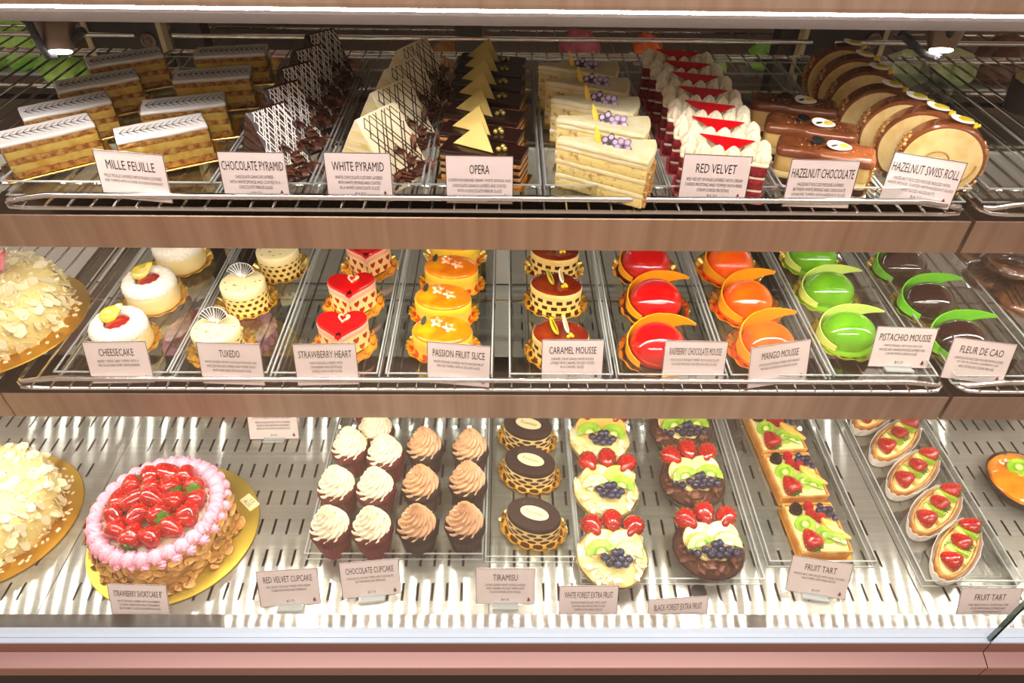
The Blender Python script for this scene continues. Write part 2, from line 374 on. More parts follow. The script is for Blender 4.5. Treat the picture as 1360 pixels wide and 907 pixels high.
# front ledge with gasket, then the pink rail of the case front
def profile(name, pts, m, x0, x1, parent=None):
    mb = MB(); n = len(pts)
    for i in range(n - 1): mb.add([(x0, *pts[i]), (x1, *pts[i]), (x1, *pts[i + 1]), (x0, *pts[i + 1])], [(0, 1, 2, 3)])
    return mb.obj(name, m, parent, smooth=False)
ledge = struct(thing('trim_2', 'x', 'x')); del ledge['label']; del ledge['category']
ZL = .034
profile('ledge_lip', [(.5195, -.02), (.5195, ZL), (.4985, ZL)], 'steel', -1.5, 1.4, ledge)
profile('ledge_gasket', [(.4985, ZL), (.4985, ZL + .001), (.4835, ZL + .001), (.4835, ZL - .02)], 'gasket', -1.5, 1.4, ledge)
SX = atD(1318, 850, .475)[0]
def rail(name, x0, x1, lab):
    t = struct(thing(name, 'x', 'x')); del t['label']; del t['category']
    profile('rail_bead', [(.4820, .01), (.4812, .0385), (.4745, .0385), (.4735, .0365)], 'gasket', x0, x1, t)
    profile('rail_chamfer', [(.4735, .0365), (.4725, .0117)], 'rail_shaded', x0, x1, t)
    profile('rail_face', [(.4725, .0117), (.4530, .0045), (.4520, .0030)], 'rail_lit', x0, x1, t)
    profile('rail_foot', [(.4520, .0030), (.4532, .0010), (.4540, -.0230), (.4560, -.0245), (.47, -.0245)], 'rail_shaded', x0, x1, t)
rail('trim_3', -1.5, SX - .0007, ''); rail('trim_4', SX + .0007, 1.4, '')
# front glass panes
for i, (x0, x1) in enumerate(((-1.5, SX - .0015), (SX + .0015, 1.4))):
    t = struct(thing('window_%d' % (i + 1), 'x', 'x')); del t['label']; del t['category']
    mb = MB(); box(mb, x0 + .0012, x1 - .0012, .4755, .4815, .031, .95); mb.obj('glass_pane', 'pane', t, smooth=False)
    mb = MB(); box(mb, x0, x0 + .001, .4755, .4815, .031, .95); box(mb, x1 - .001, x1, .4755, .4815, .031, .95); mb.obj('glass_edge', 'pane_edge', t, smooth=False)

# shelves ------------------------------------------------------------
def led_dots(parent, x0, x1, y, z, pitch=.0270, s=.0028, m='led_dot'):
    mb = MB(); n = int((x1 - x0) / pitch)
    for k in range(n):
        x = x0 + (k + .5) * pitch; c = [(x - s, y - s, z), (x - s, y + s, z), (x + s, y + s, z), (x + s, y - s, z)]
        mb.add(c, [(0, 1, 2, 3)])
    mb.obj('led_strip', m, parent, smooth=False)['kind'] = 'stuff'
def shelf(yf, zt, zb, x0, x1, depth, label):
    t = thing('shelf_front', label, 'shelf')
    profile('shelf_lip', [(yf + .004, zb + .006), (yf + .012, zb), (yf + .0008, zb), (yf, zb + .001), (yf, zt - .0012), (yf + .0008, zt), (yf + depth, zt), (yf + depth, zt - .004), (yf + .006, zt - .004), (yf + .006, zb + .002)], 'lip_steel', x0, x1, t)
    profile('led_channel', [(yf + .010, zb + .006), (yf + .010, zt - .006), (yf + .045, zt - .006), (yf + .045, zb + .026)], 'lip_steel', x0, x1, t)
    led_dots(t, x0 + .01, x1 - .01, yf + .0205, zb + .0035)
    mb = MB(); box(mb, x0 + .004, x1 - .004, yf + .0165, yf + .0245, zb + .0040, zb + .0075); box(mb, x0 + .004, x1 - .004, yf + .0165, yf + .0172, zb + .0075, zt - .005); mb.obj('led_carrier', 'steel', t, smooth=False)
    for xe in (x0, x1 - .002): mb = MB(); box(mb, xe, xe + .002, yf + .001, yf + .05, zb + .001, zt - .0005); mb.obj('end_plate', 'lip_steel', t, smooth=False)
    for xe in (x0 + .02, x1 - .028):   # side brackets carry the rack back to the rear upright
        mb = MB(); box(mb, xe, xe + .004, yf + depth, 1.33, zt - .03, zt - .003); mb.obj('bracket', 'steel', t, smooth=False)
def rack(yf, zw, x0, x1, yb, label, rearfence=False):
    """chrome wire rack: perimeter rod, raised front fence rod bent down at the ends, wires running back"""
    t = thing('wire_rack', label, 'rack')
    r = .0034
    def loop(y, z): return [(x0 + .03, y, z), (x0 + .012, y + .002, z), (x0 + .003, y + .010, z), (x0, y + .025, z), (x0, yb - .02, z), (x0 + .006, yb - .005, z), (x0 + .02, yb, z)]
    lp = loop(yf, zw); rp = [(x0 + x1 - p[0], p[1], p[2]) for p in lp]
    mb = MB(); tube(mb, lp[::-1] + [(x0 + .2, yf, zw), (x1 - .2, yf, zw)] + rp, r); mb.obj('frame_rod', 'chrome', t)
    mb = MB(); tube(mb, [(x0 + .02, yb, zw), (x1 - .02, yb, zw)], r); mb.obj('rear_rod', 'chrome', t)
    zf = zw + .0165
    mb = MB(); tube(mb, [(x0 + .006, yf + .012, zw + .004), (x0 + .012, yf + .006, zw + .0065), (x0 + .035, yf + .004, zf - .004), (x0 + .06, yf + .003, zf), (x0 + .07, yf + .003, zf), (x1 - .07, yf + .003, zf), (x1 - .06, yf + .003, zf), (x1 - .035, yf + .004, zf - .004), (x1 - .012, yf + .006, zw + .0065), (x1 - .006, yf + .012, zw + .004)], .0040, 10); mb.obj('fence_rod', 'chrome', t)
    if rearfence:
        mb = MB(); tube(mb, [(x0 + .01, yb + .01, zw + .024), (x1 - .01, yb + .01, zw + .024)], .0045, 10); mb.obj('rear_fence_rod', 'chrome', t)
    for yc in (yf + (yb - yf) * .36, yf + (yb - yf) * .72):
        mb = MB(); tube(mb, [(x0 + .002, yc, zw - .004), (x1 - .002, yc, zw - .004)], .0026); mb.obj('cross_rod', 'chrome', t)
    mb = MB(); tube(mb, [(0, yf - .0015, zw - .001), (0, yf - .001, zw + .0035), (0, yf + .004, zw + .0038), (0, yb, zw + .0030)], .0017, 6)
    me = mb.mesh('wire', 'chrome'); n = int((x1 - x0) / .0272)
    for k in range(1, n): link('wire', me, t, ((x0 + (x1 - x0) * k / n), 0, 0))
    return t
TF = .740; MF = .703
XR_T = .5795; XL_M = atD(12, 540, MF)[0]; XR_M = atD(1253, 545, MF)[0]
shelf(TF, .5885, .5415, -.640, XR_T - .003, .058, 'long brushed steel shelf front under the upper row of cake slices')
shelf(TF, .5885, .5415, XR_T + .003, 1.3, .058, 'short steel shelf front at right end of the upper level')
shelf(MF, .3175, .2685, XL_M + .0012, XR_M - .003, .082, 'long brushed steel shelf front under the middle row of glazed cakes')
shelf(MF, .3175, .2685, XR_M + .003, 1.3, .082, 'short steel shelf front at right end of the middle level')
shelf(MF, .3175, .2685, -1.4, XL_M - .0004, .082, 'steel shelf front under the flaked cake at middle left')
rack(TF + .006, .594, -.612, XR_T - .008, 1.305, 'long chrome wire rack carrying the upper row of cake slices', True)
rack(TF + .006, .594, XR_T + .012, 1.28, 1.305, 'chrome wire rack at right end of the upper level', True)
rack(TF + .006, .594, -1.38, -.66, 1.305, 'chrome wire rack at far upper left beside the mille feuille slices', True)
rack(MF + .006, .3225, XL_M + .018, XR_M - .008, 1.305, 'long chrome wire rack carrying the middle row of glazed cakes')
rack(MF + .006, .3225, XR_M + .012, 1.28, 1.305, 'chrome wire rack under the wrapped cookies at middle right')
rack(MF + .006, .3225, -1.38, XL_M - .012, 1.305, 'chrome wire rack under the flaked white cake at middle left')
# canopy above
cn = thing('case_canopy', 'steel canopy with a bright light strip along the top of the case', 'canopy')
profile('canopy_face', [(.712, .905), (.702, .842), (.702, .838), (.712, .838)], 'lip_steel', -1.5, 1.4, cn)
profile('led_trough', [(.7175, .8385), (.722, .840), (.738, .840), (.7385, .8215), (.741, .8115), (.775, .8115)], 'trough', -1.5, 1.4, cn)
profile('canopy_strip', [(.775, .8115), (.776, .8035), (.781, .8035), (.783, .86)], 'pale_trim', -1.5, 1.4, cn)
profile('canopy_top', [(.702, .915), (1.36, .915)], 'steel', -1.5, 1.4, cn)
mb = MB(); mb.add([(-1.4, .7135, .8355), (1.3, .7135, .8355), (1.3, .7165, .8315), (-1.4, .7165, .8315)], [(0, 1, 2, 3)]); box(mb, -1.4, 1.3, .7137, .7170, .8320, .8370); mb.obj('led_tube', 'led', cn, smooth=False)
# rear uprights and doors
t = thing('added_rear_light_bar', 'slim bar of single diodes added across the back for streaks on the deck', 'light')  # light bar added to give streak reflections in the deck
mb = MB(); box(mb, -1.4, 1.35, 1.345, 1.375, .486, .496); mb.obj('bar_housing', 'steel', t, smooth=False)
led_dots(t, -1.38, 1.33, 1.360, .4850, .042, .0040, 'rear_dot')
mb = MB(); box(mb, -1.45, 1.4, 1.402, 1.416, .002, .36); tag(mb.obj('rear_bounce_panel', 'bounce_steel', smooth=False), 'pale panel closing the lower case back, added for bright deck reflections', 'panel')  # added reflector, pale so the deck has something bright to mirror
for nme, px0, px1, m, py in (('rear_upright', 233, 272, 'dark_wood', 60), ('rear_upright', 604, 640, 'dark_wood', 60), ('rear_upright', 1034, 1064, 'dark_wood', 60)):
    x0, x1 = atD(px0, py, 1.37)[0], atD(px1, py, 1.37)[0]
    lab = {233: 'dark wooden rear upright behind the second mille feuille column', 604: 'dark rear upright behind the chocolate topped opera slices', 1034: 'dark wooden rear upright behind the hazelnut slices'}[px0]
    mb = MB(); box(mb, x0, x1, 1.37, 1.41, -.1, .93); tag(mb.obj(nme, m, smooth=False), lab, 'upright')
for px0, px1, lx, lab in ((116, 214, 195, 'dark sliding rear door with pale edges and round lock, upper left'), (1070, 1176, 1162, 'dark sliding rear door with pale edges and round lock, upper right')):
    t = thing('rear_door', lab, 'door')
    x0, x1 = atD(px0, 50, 1.34)[0], atD(px1, 50, 1.34)[0]; lx_, lz = atD(lx, 56, 1.335)
    mb = MB(); box(mb, x0, x1, 1.345, 1.36, -.05, .93); mb.obj('door_leaf', 'dark_wood', t, smooth=False)
    for xe in (x0, x1): mb = MB(); box(mb, xe - .004, xe + .005, 1.340, 1.364, -.05, .93); mb.obj('edge_strip', 'pale_trim', t, smooth=False)
    mb = MB(); lathe(mb, [(.014, 0), (.014, .004), (.010, .005), (.009, .003), (.006, .003), (.005, .005), (.001, .005)], 24, 0, TR((lx_, 1.345, lz), (R(90), 0, 0))); mb.obj('lock', 'lamp_head', t)
# ------------------------------------------------------------------ spot lamps on goose necks
def spot(px, py, neck, label, side):
    x, z = atD(px, py, .79); t = thing('spot_lamp', label, 'lamp', 'black goose neck spot lamps', (x, .79, z))
    d = Vector((-.10 * side, -.50, -1)).normalized(); q = Vector((0, 0, -1)).rotation_difference(d).to_matrix().to_4x4()
    mb = MB(); lathe(mb, [(.0125, .0), (.0135, .001), (.0175, .014), (.024, .042), (.022, .047), (.004, .049)], 28, 0, q); mb.obj('lamp_head', 'lamp_head', t)
    mb = MB(); lathe(mb, [(.0118, -.0006), (.0100, -.0018), (.001, -.0022)], 24, 0, q); mb.obj('lens', 'lens', t)
    for pts in neck:
        mb = MB(); tube(mb, pts, .0042, 10); mb.obj('goose_neck', 'neck', t)
    l = bpy.data.lights.new('spot', 'SPOT'); l.energy = LEDP['spot']; l.spot_size = R(110); l.spot_blend = .8; l.shadow_soft_size = .012; l.color = (1, .93, .86)
    o = link('lamp_light', l, t, d * .004); o.rotation_mode = 'QUATERNION'; o.rotation_quaternion = Vector((0, 0, -1)).rotation_difference(d)
def rel(px, py, y, x0, z0, y0=.79): X, Z = atD(px, py, y); return (X - x0, y - y0, Z - z0)
x, z = atD(80, 68, .79)
spot(80, 68, [[rel(28, 8, .765, x, z), rel(42, 38, .772, x, z), rel(55, 62, .778, x, z), rel(64, 74, .784, x, z), rel(74, 74, .79, x, z)], [rel(112, 40, .80, x, z), rel(96, 52, .797, x, z), rel(86, 63, .794, x, z)]], 'small round spot lamp on a textured black arm, upper left', -1)
x, z = atD(1250, 66, .79)
spot(1250, 66, [[rel(1267, 22, .775, x, z), rel(1262, 42, .782, x, z), rel(1256, 58, .788, x, z)], [rel(1196, 44, .80, x, z), rel(1216, 62, .796, x, z), rel(1228, 73, .793, x, z), rel(1242, 77, .79, x, z), rel(1250, 72, .79, x, z)]], 'small round spot lamp on a bent black arm, upper right', 1)

# ================================================================== TRAYS
def tray(label, x0, x1, y0, y1, z, h=.020, yaw=0, wt=.0022):
    cx, cy = (x0 + x1) / 2, (y0 + y1) / 2; w, d = x1 - x0, y1 - y0
    t = thing('acrylic_tray', label, 'tray', None, (cx, cy, z), yaw)
    mb = MB(); box(mb, -w / 2, w / 2, -d / 2, d / 2, 0, .0012); mb.obj('tray_base', 'acrylic', t, smooth=False)
    mb = MB()
    for a, b, c, e in ((-w / 2, w / 2, -d / 2, -d / 2), (-w / 2, w / 2, d / 2, d / 2), (-w / 2, -w / 2, -d / 2, d / 2), (w / 2, w / 2, -d / 2, d / 2)):
        mb.add([(a, c, 0), (b, e, 0), (b, e, h), (a, c, h)], [(0, 1, 2, 3)])
    mb.obj('tray_wall', 'acrylic', t, smooth=False)
    mb = MB(); s = wt / 2
    for zz, q in ((h, .0012), (.0012, .001)):
        box(mb, -w / 2 - s, w / 2 + s, -d / 2 - s, -d / 2 + s, zz - q, zz + .0002); box(mb, -w / 2 - s, w / 2 + s, d / 2 - s, d / 2 + s, zz - q, zz + .0002)
        box(mb, -w / 2 - s, -w / 2 + s, -d / 2, d / 2, zz - q, zz + .0002); box(mb, w / 2 - s, w / 2 + s, -d / 2, d / 2, zz - q, zz + .0002)
    mb.obj('tray_rim', 'acrylic_lit_edge', t, smooth=False)
    return t
for lab, a, b in (('clear acrylic tray holding the left column of mille feuille', 4, 146), ('clear acrylic tray holding the right column of mille feuille', 150, 280),
                  ('clear acrylic tray under the dark chocolate pyramids', 285, 412), ('clear acrylic tray under the white chocolate pyramids', 418, 560),
                  ('clear acrylic tray under the opera slices with gold triangles', 567, 718), ('clear acrylic tray under the almond cake wedges', 725, 886),
                  ('clear acrylic tray under the red velvet slices', 890, 1032), ('clear acrylic tray under the hazelnut chocolate slices', 1040, 1168),
                  ('clear acrylic tray under the hazelnut swiss roll slices', 1174, 1292), ('empty clear acrylic tray right of the swiss roll slices', 1316, 1440)):
    xa, xb = at(a, 262 + (a * .012), T)[0], at(b, 262 + (b * .012), T)[0]; tray(lab, xa, xb, .768, 1.205, T - .002)
for lab, a, b in (('clear acrylic tray under the cheesecakes', 76, 225), ('clear acrylic tray under the tuxedo cakes', 229, 357), ('clear acrylic tray under the strawberry heart cakes', 363, 502),
                  ('clear acrylic tray under the passion fruit slices', 514, 653), ('clear acrylic tray under the caramel mousse cakes', 677, 812), ('clear acrylic tray under the raspberry chocolate mousse domes', 820, 962),
                  ('clear acrylic tray under the mango mousse domes', 968, 1098), ('clear acrylic tray under the pistachio mousse domes', 1104, 1238), ('clear acrylic tray under the fleur de cao domes', 1262, 1396)):
    xa, xb = at(a, 504, M_)[0], at(b, 504, M_)[0]; tray(lab, xa, xb, .722, 1.19, M_ - .002, .016)
for lab, a, b, y in (('clear acrylic tray under the cupcakes', 407, 641, 742), ('clear acrylic tray under the tiramisu cakes', 645, 766, 746), ('wide clear acrylic tray under the round forest fruit cakes', 772, 1012, 775),
                     ('clear acrylic tray under the square fruit tarts', 1020, 1160, 752), ('clear acrylic tray under the oval fruit tarts in paper', 1224, 1352, 778)):
    xa, ya = at(a, y, .002); xb, _ = at(b, y, .002); tray(lab, xa, xb, ya, ya + .46, .0005, .018)

# ================================================================== SHARED DETAILS
def scallop(n, amp): return lambda th, i, r, z: (r * (1 + amp * abs(math.sin(n * th / 2)) * min(1, (r / .03) ** 2)), z + (.0012 * math.cos(n * th) if r > .04 else 0))
def doily(parent, a, b=None, z=0):
    b = b or a; mb = MB()
    prof = [(.001, 0), (.55, 0), (.60, .0012), (.65, .0004), (.70, .0016), (.75, .0008), (.80, .0030), (.86, .0042), (.92, .0075), (.97, .0090), (1.0, .0094), (1.0, .0086), (.95, .0080), (.85, .0034), (.6, -.0004), (.001, -.0004)]
    lathe(mb, [(r * a, zz + .001) for r, zz in prof], 72, 0, Matrix.Diagonal((1, b / a, 1, 1)), lambda th, i, r, zz: (r * (1 + .035 * abs(math.sin(7 * th)) * (r / a) ** 3), zz + .0012 * math.cos(14 * th) * (r / a) ** 4))
    return mb.obj('gold_doily', 'gold', parent, loc=(0, 0, z))
ORD = ['frontmost', 'second', 'third', 'fourth', 'fifth', 'sixth', 'seventh', 'eighth']
def row(proto, pts, z, yaw, labels, s=None):
    """first point takes the prototype, the others copies; pts (px, py) of the thing's top centre at height z[1]"""
    zb, zt = z
    for i, p in enumerate(pts):
        o = proto if i == 0 else copy_tree(proto)
        w = p[0] == 'w'; x, y = (p[1], p[2]) if w else at(p[0], p[1], zt); p = p[1:] if w else p; o.location = (x, y, zb)
        if s: o.scale = s
        o.rotation_euler = (0, 0, R((p[2] if len(p) > 2 else yaw) + (random.uniform(-2, 2) if i else 0))); o['label'] = labels[i]
    return
FM = {}
def fruit(kind, parent, loc, rot=(0, 0, 0), s=1):
    if kind not in FM:
        mb = MB(); mats = []
        if kind == 'strawberry':
            mats = ['straw_red', 'seed']
            prof = [(.0005, -.018), (.004, -.0165), (.0085, -.011), (.0122, -.003), (.0138, .004), (.0128, .0095), (.009, .0125), (.0005, .0125)]
            lathe(mb, prof, 18)
            for j, (r, z) in enumerate(((.0066, -.0135), (.0100, -.0078), (.0124, -.0022), (.0137, .0035), (.0132, .0085))):
                n = 6 + j
                for k in range(n): th = 2 * PI * (k + .5 * (j % 2)) / n; sph(mb, (r * math.cos(th), r * math.sin(th), z), .00066, 4, 1, (1, 1, 1.3))
        elif kind == 'calyx':
            mats = ['calyx']
            for k in range(8):
                a = 2 * PI * k / 8 + (k % 2) * .1; c, s_ = math.cos(a), math.sin(a); L = .012 if k % 2 else .010
                def q(r, w, z): return [(r * c - w * s_, r * s_ + w * c, z), (r * c + w * s_, r * s_ - w * c, z)]
                vs = q(.001, .0012, .0135) + q(.005, .0028, .0142) + q(.009, .0018, .0128) + [(L * c, L * s_, .0155)]
                mb.add(vs, [(0, 1, 3, 2), (2, 3, 5, 4), (4, 5, 6)])
            tube(mb, [(0, 0, .012), (.001, 0, .018)], .001, 6)
        elif kind == 'strawberry_half':
            mats = ['straw_red', 'seed', 'cut_red']
            n = 12; prof = [(.0005, -.019), (.006, -.0145), (.0105, -.006), (.0128, .003), (.0115, .009), (.0005, .0122)]
            vs = []; fs = []
            for r, z in prof:
                for k in range(n + 1): th = PI * k / n; vs.append((r * math.cos(th), z, r * math.sin(th) * .85))
            for i in range(len(prof) - 1):
                for k in range(n): a = i * (n + 1) + k; fs.append((a, a + 1, a + n + 2, a + n + 1))
            mb.add(vs, fs)
            for j, (r, z) in enumerate(((.0083, -.0105), (.0115, -.003), (.0125, .005))):
                for k in range(5): th = PI * (k + .7) / 6; sph(mb, (r * math.cos(th), z, r * .85 * math.sin(th)), .0007, 4, 1)
        elif kind == 'blueberry':
            mats = ['blueberry', 'seed_black']; sph(mb, (0, 0, 0), .0058, 12, 0, (1, 1, .88))
            lathe(mb, [(.0028, .0042), (.0024, .0056), (.0018, .0048), (.0002, .0040)], 7, 1, cap=False)
        elif kind in ('raspberry', 'blackberry'):
            mats = [kind]
            big = 1.25 if kind == 'blackberry' else 1
            for j, (r, z, n) in enumerate(((.0066, .0015, 11), (.0068, .0055, 11), (.0055, .0092, 9), (.0032, .0118, 6), (.0001, .0128, 1))):
                for k in range(n): th = 2 * PI * (k + .5 * (j % 2)) / n; sph(mb, (r * big * math.cos(th), r * big * math.sin(th), z * big), .0022 * big, 7)
            sph(mb, (0, 0, .006 * big), .0058 * big, 8)
        elif kind == 'kiwi_half':
            mats = ['kiwi', 'kiwi_core', 'seed_black']
            def arc(r, n=16): return [(r * math.cos(PI * k / n), r * .92 * math.sin(PI * k / n)) for k in range(n + 1)]
            solid(mb, arc(.021), bev(.0055, .0015)); solid(mb, arc(.0062, 8), [(0, .0052), (0, .0060), (.0008, .0063)], 1)
            for k in range(13): th = PI * (k + .5) / 13; sph(mb, (.0098 * math.cos(th), .0090 * math.sin(th), .0056), .0009, 5, 2, (1, 1, .5))
        elif kind == 'kiwi_slice':
            mats = ['kiwi', 'kiwi_core', 'seed_black']
            solid(mb, ell(.018, .016, 22), bev(.0045, .0012)); solid(mb, ell(.0055, .0045, 10), [(0, .0042), (0, .005), (.0008, .0053)], 1)
            for k in range(18): th = 2 * PI * k / 18; sph(mb, (.0088 * math.cos(th), .0076 * math.sin(th), .0046), .0009, 5, 2, (1, 1, .5))
        elif kind == 'peach_slice':
            mats = ['peach']; solid(mb, ell(.024, .021, 26), bev(.0045, .0016), amp=.0006, freq=60)
        elif kind == 'apple_slice':
            mats = ['apple']; solid(mb, ell(.023, .0205, 26), bev(.0045, .0016), amp=.0006, freq=60)
        elif kind in ('peach_wedge', 'pineapple_stick', 'kiwi_stick'):
            mats = [{'peach_wedge': 'peach', 'pineapple_stick': 'pineapple', 'kiwi_stick': 'kiwi'}[kind]]
            L, w = {'peach_wedge': (.042, .013), 'pineapple_stick': (.032, .0085), 'kiwi_stick': (.031, .0085)}[kind]
            out = [(L / 2 * math.cos(t), w / 2 * math.sin(t) + (.004 * math.cos(t) ** 2 if kind == 'peach_wedge' else 0)) for t in [2 * PI * k / 20 for k in range(20)]] if kind == 'peach_wedge' else rrect(L, w, .002, .006)
            solid(mb, out, bev(.0085, .002), amp=.0005, freq=80)
            if kind == 'kiwi_stick':
                mats.append('seed_black')
                for k in range(7): sph(mb, (-.012 + k * .004, .0008 * (-1) ** k, .0086), .0008, 5, 1)
        elif kind == 'almond_slice':
            mats = ['almond', 'almond_toast']
            solid(mb, [(.0068 * math.cos(t) * (1 + .18 * math.cos(t)), .0044 * math.sin(t)) for t in [2 * PI * k / 10 for k in range(10)]], [(.0003, 0), (0, .0004), (.0004, .0009)], 1, 0, mid=0)
        elif kind == 'chocolate_curl':
            mats = ['milk_curl']; n = 7; vs = []
            for k in range(n):
                a = 1.9 * k / (n - 1)
                for e in (-1, 1):
                    for q in (0, .0006): vs.append((e * (.007 + .0018 * math.sin(k * 2.1 + e)), (.0085 + q) * math.sin(a) - .004, (.0085 + q) * (1 - math.cos(a))))
            fs = []
            for k in range(n - 1):
                a = 4 * k; fs += [(a, a + 4, a + 6, a + 2), (a + 1, a + 3, a + 7, a + 5), (a, a + 1, a + 5, a + 4), (a + 2, a + 6, a + 7, a + 3)]
            mb.add(vs, fs)
        elif kind == 'white_flake':
            mats = ['shaving']; rr = random.Random(5)
            pts = [(.011 * math.cos(t) * rr.uniform(.7, 1.15), .0075 * math.sin(t) * rr.uniform(.7, 1.15)) for t in [2 * PI * k / 7 for k in range(7)]]
            solid(mb, pts, [(0, 0), (0, .0009)], mid=0)
        elif kind == 'pearl':
            mats = ['pearl']; sph(mb, (0, 0, 0), .0034, 10)
        elif kind == 'yellow_pearl':
            mats = ['pearl_yellow']; sph(mb, (0, 0, 0), .0026, 10)
        FM[kind] = mb.mesh(kind, mats)
    o = link(kind, FM[kind], parent, loc, rot, s)
    return o
def berry(parent, loc, rot, s=1, leaf=True):
    b = fruit('strawberry', parent, loc, rot, s)
    if leaf: link('calyx', FM.get('calyx') or (fruit('calyx', b, (0, 0, 0)) and FM['calyx']), b) if 'calyx' in FM else fruit('calyx', b, (0, 0, 0))
    return b
def drizzle(parent, quads, m, n=9, r=.0007, name='drizzle', sag=.0006):
    """crossed piped lines laid over flat quads (a,b,c,d): a-b top edge, d-c bottom edge"""
    mb = MB(); rr = random.Random(3)
    for a, b, c, d in quads:
        a, b, c, d = map(Vector, (a, b, c, d)); nr = (b - a).cross(d - a).normalized(); nr = nr if nr.z > 0 else -nr
        def P(u, v): return a + (b - a) * u + (d - a) * v + (c - b - d + a) * u * v + nr * sag
        for fam in (-1, 1):
            for k in range(n):
                u0 = (k + rr.uniform(.1, .9)) / n * 1.9 - .45; sl = .75 * fam
                pts = []
                for i in range(9):
                    v = i / 8; u = u0 + sl * (v - .5)
                    if 0 <= u <= 1: pts.append(P(u, v))
                if len(pts) > 1: tube(mb, pts, r, 4)
    return mb.obj(name, m, parent)

# ================================================================== UPPER LEVEL CAKES
# mille feuille ------------------------------------------------------
def make_mille():
    t = thing('mille_feuille', 'x', 'cake slice', 'mille feuille slices on gold boards'); L, w = .108, .047
    mb = MB(); out = rrect(.128, .062, .006, .0045); out = [(x * (1 + .012 * (k % 2)), y * (1 + .03 * (k % 2))) for k, (x, y) in enumerate(out)]
    solid(mb, out, [(.003, 0), (0, .0028), (.0004, .0034), (.003, .0012), (.008, .0010)]); mb.obj('gold_board', 'gold', t)
    z = .0015; o = rrect(L, w, .002, .0035)
    for k, (h, nm, m, ins, am) in enumerate(((.0085, 'pastry_layer', 'pastry', 0, .0013), (.0105, 'custard_layer', 'custard', .0006, .0008), (.0075, 'pastry_layer', 'pastry', 0, .0014), (.0105, 'custard_layer', 'custard', .0006, .0008), (.0065, 'pastry_layer', 'pastry', 0, .0013))):
        layer(t, nm, o, z, h, m, .0015, ins, am, 160, seed=k * 3); z += h - .0004
    layer(t, 'fondant_top', o, z, .0055, 'fondant', .0022, -.0004, .0005, 60); z += .0056
    mb = MB()
    for yy in (-.011, 0, .011)[1:2]:
        tube(mb, [(-L / 2 + .004, yy, z), (L / 2 - .004, yy, z)], .0004, 4)
        for k in range(13):
            x = -L / 2 + .006 + k * .0078
            tube(mb, [(x, yy, z + .0001), (x + .003, yy + .006, z + .0003), (x + .008, yy + .012, z)], [.0006, .0004, .0002], 4); tube(mb, [(x, yy, z + .0001), (x + .003, yy - .006, z + .0003), (x + .008, yy - .012, z)], [.0008, .0006, .0002], 4)
    mb.obj('chocolate_feathering', 'choc_line', t)
    mb = MB(); o2 = rrect(L + .003, w + .003, .002, .05); n = len(o2)
    mb.add([(x, y, .002) for x, y in o2] + [(x, y, z - .001 + .002 * math.sin(k)) for k, (x, y) in enumerate(o2)], [(k, (k + 1) % n, n + (k + 1) % n, n + k) for k in range(n)]); mb.obj('clear_film', 'film', t, smooth=False)
    return t
pm = make_mille()
row(pm, [(57, 165, 36), (84, 133, 36), (126, 100, 34), (163, 70, 30)] + [(211, 163, 30), (242, 130, 18), (281, 92, 14), (306, 62, 12)], (T + .0015, T + .055), 0,
    ['frontmost mille feuille slice in the left column, at the photo edge', 'second mille feuille slice from the front in the left column', 'third mille feuille slice from the front in the left column', 'rearmost mille feuille slice of the left column, beside the dark door',
     'frontmost mille feuille slice in the right column, just behind its card', 'second mille feuille slice from the front in the right column', 'third mille feuille slice from the front in the right column', 'rearmost mille feuille slice of the right column, beside the chocolate pyramids'])
# pyramids -----------------------------------------------------------
def make_pyramid(name, body, core, dm, dn, grp, curls, L):
    t = thing(name, 'x', 'cake slice', grp); w, h = .106, .082
    mb = MB(); out = [(-w / 2, 0), (w / 2, 0), (w / 2 - .001, .003), (.003, h - .002), (0, h), (-.003, h - .002), (-w / 2 + .001, .003)]
    out = poly(out, .012); Mx = Matrix(((0, 0, 1, 0), (1, 0, 0, 0), (0, 1, 0, 0), (0, 0, 0, 1)))
    solid(mb, out, [(.0012, -L / 2), (0, -L / 2 + .0012), (0, L / 2 - .0012), (.0012, L / 2)], amp=.0007, freq=60, M=Mx); mb.obj('glazed_body', body, t)
    # cut face with layered sponge, on the end that shows
    for k in range(5):
        z0 = .006 + k * .0135; z1 = z0 + .0075; hw = lambda z: (w / 2 - .006) * (1 - z / (h + .001))
        if hw(z1) < .002: break
        mb = MB(); a, b = hw(z0), hw(z1); X = -L / 2 - .0006
        mb.add([(X, -a, z0), (X, a, z0), (X, b, z1), (X, -b, z1), (X + .003, -a, z0), (X + .003, a, z0), (X + .003, b, z1), (X + .003, -b, z1)], [(0, 3, 2, 1), (0, 1, 5, 4), (2, 3, 7, 6), (1, 2, 6, 5), (0, 4, 7, 3)]); mb.obj('sponge_layer', core, t, smooth=False)
    e = .0012; q1 = [(-L / 2 + e, 0 - .002, h - .002), (L / 2 - e, -.002, h - .002), (L / 2 - e, -w / 2, .004), (-L / 2 + e, -w / 2, .004)]
    q2 = [(-L / 2 + e, .002, h - .002), (L / 2 - e, .002, h - .002), (L / 2 - e, w / 2, .004), (-L / 2 + e, w / 2, .004)]
    drizzle(t, [q1, q2], dm, dn, .0007)
    rr = random.Random(11)
    for k in range(curls + 8):
        v = rr.uniform(0, .40); u = rr.uniform(-L / 2, L / 2); 
        fruit('chocolate_curl', t, (u, -w / 2 * (1 - v) - .003, .006 + h * v), (rr.uniform(.4, 1.5), rr.uniform(-.5, .5), rr.uniform(-1.5, 1.5)), rr.uniform(.7, 1.15))
    return t
NM = ['frontmost', 'second', 'third', 'fourth', 'rearmost']
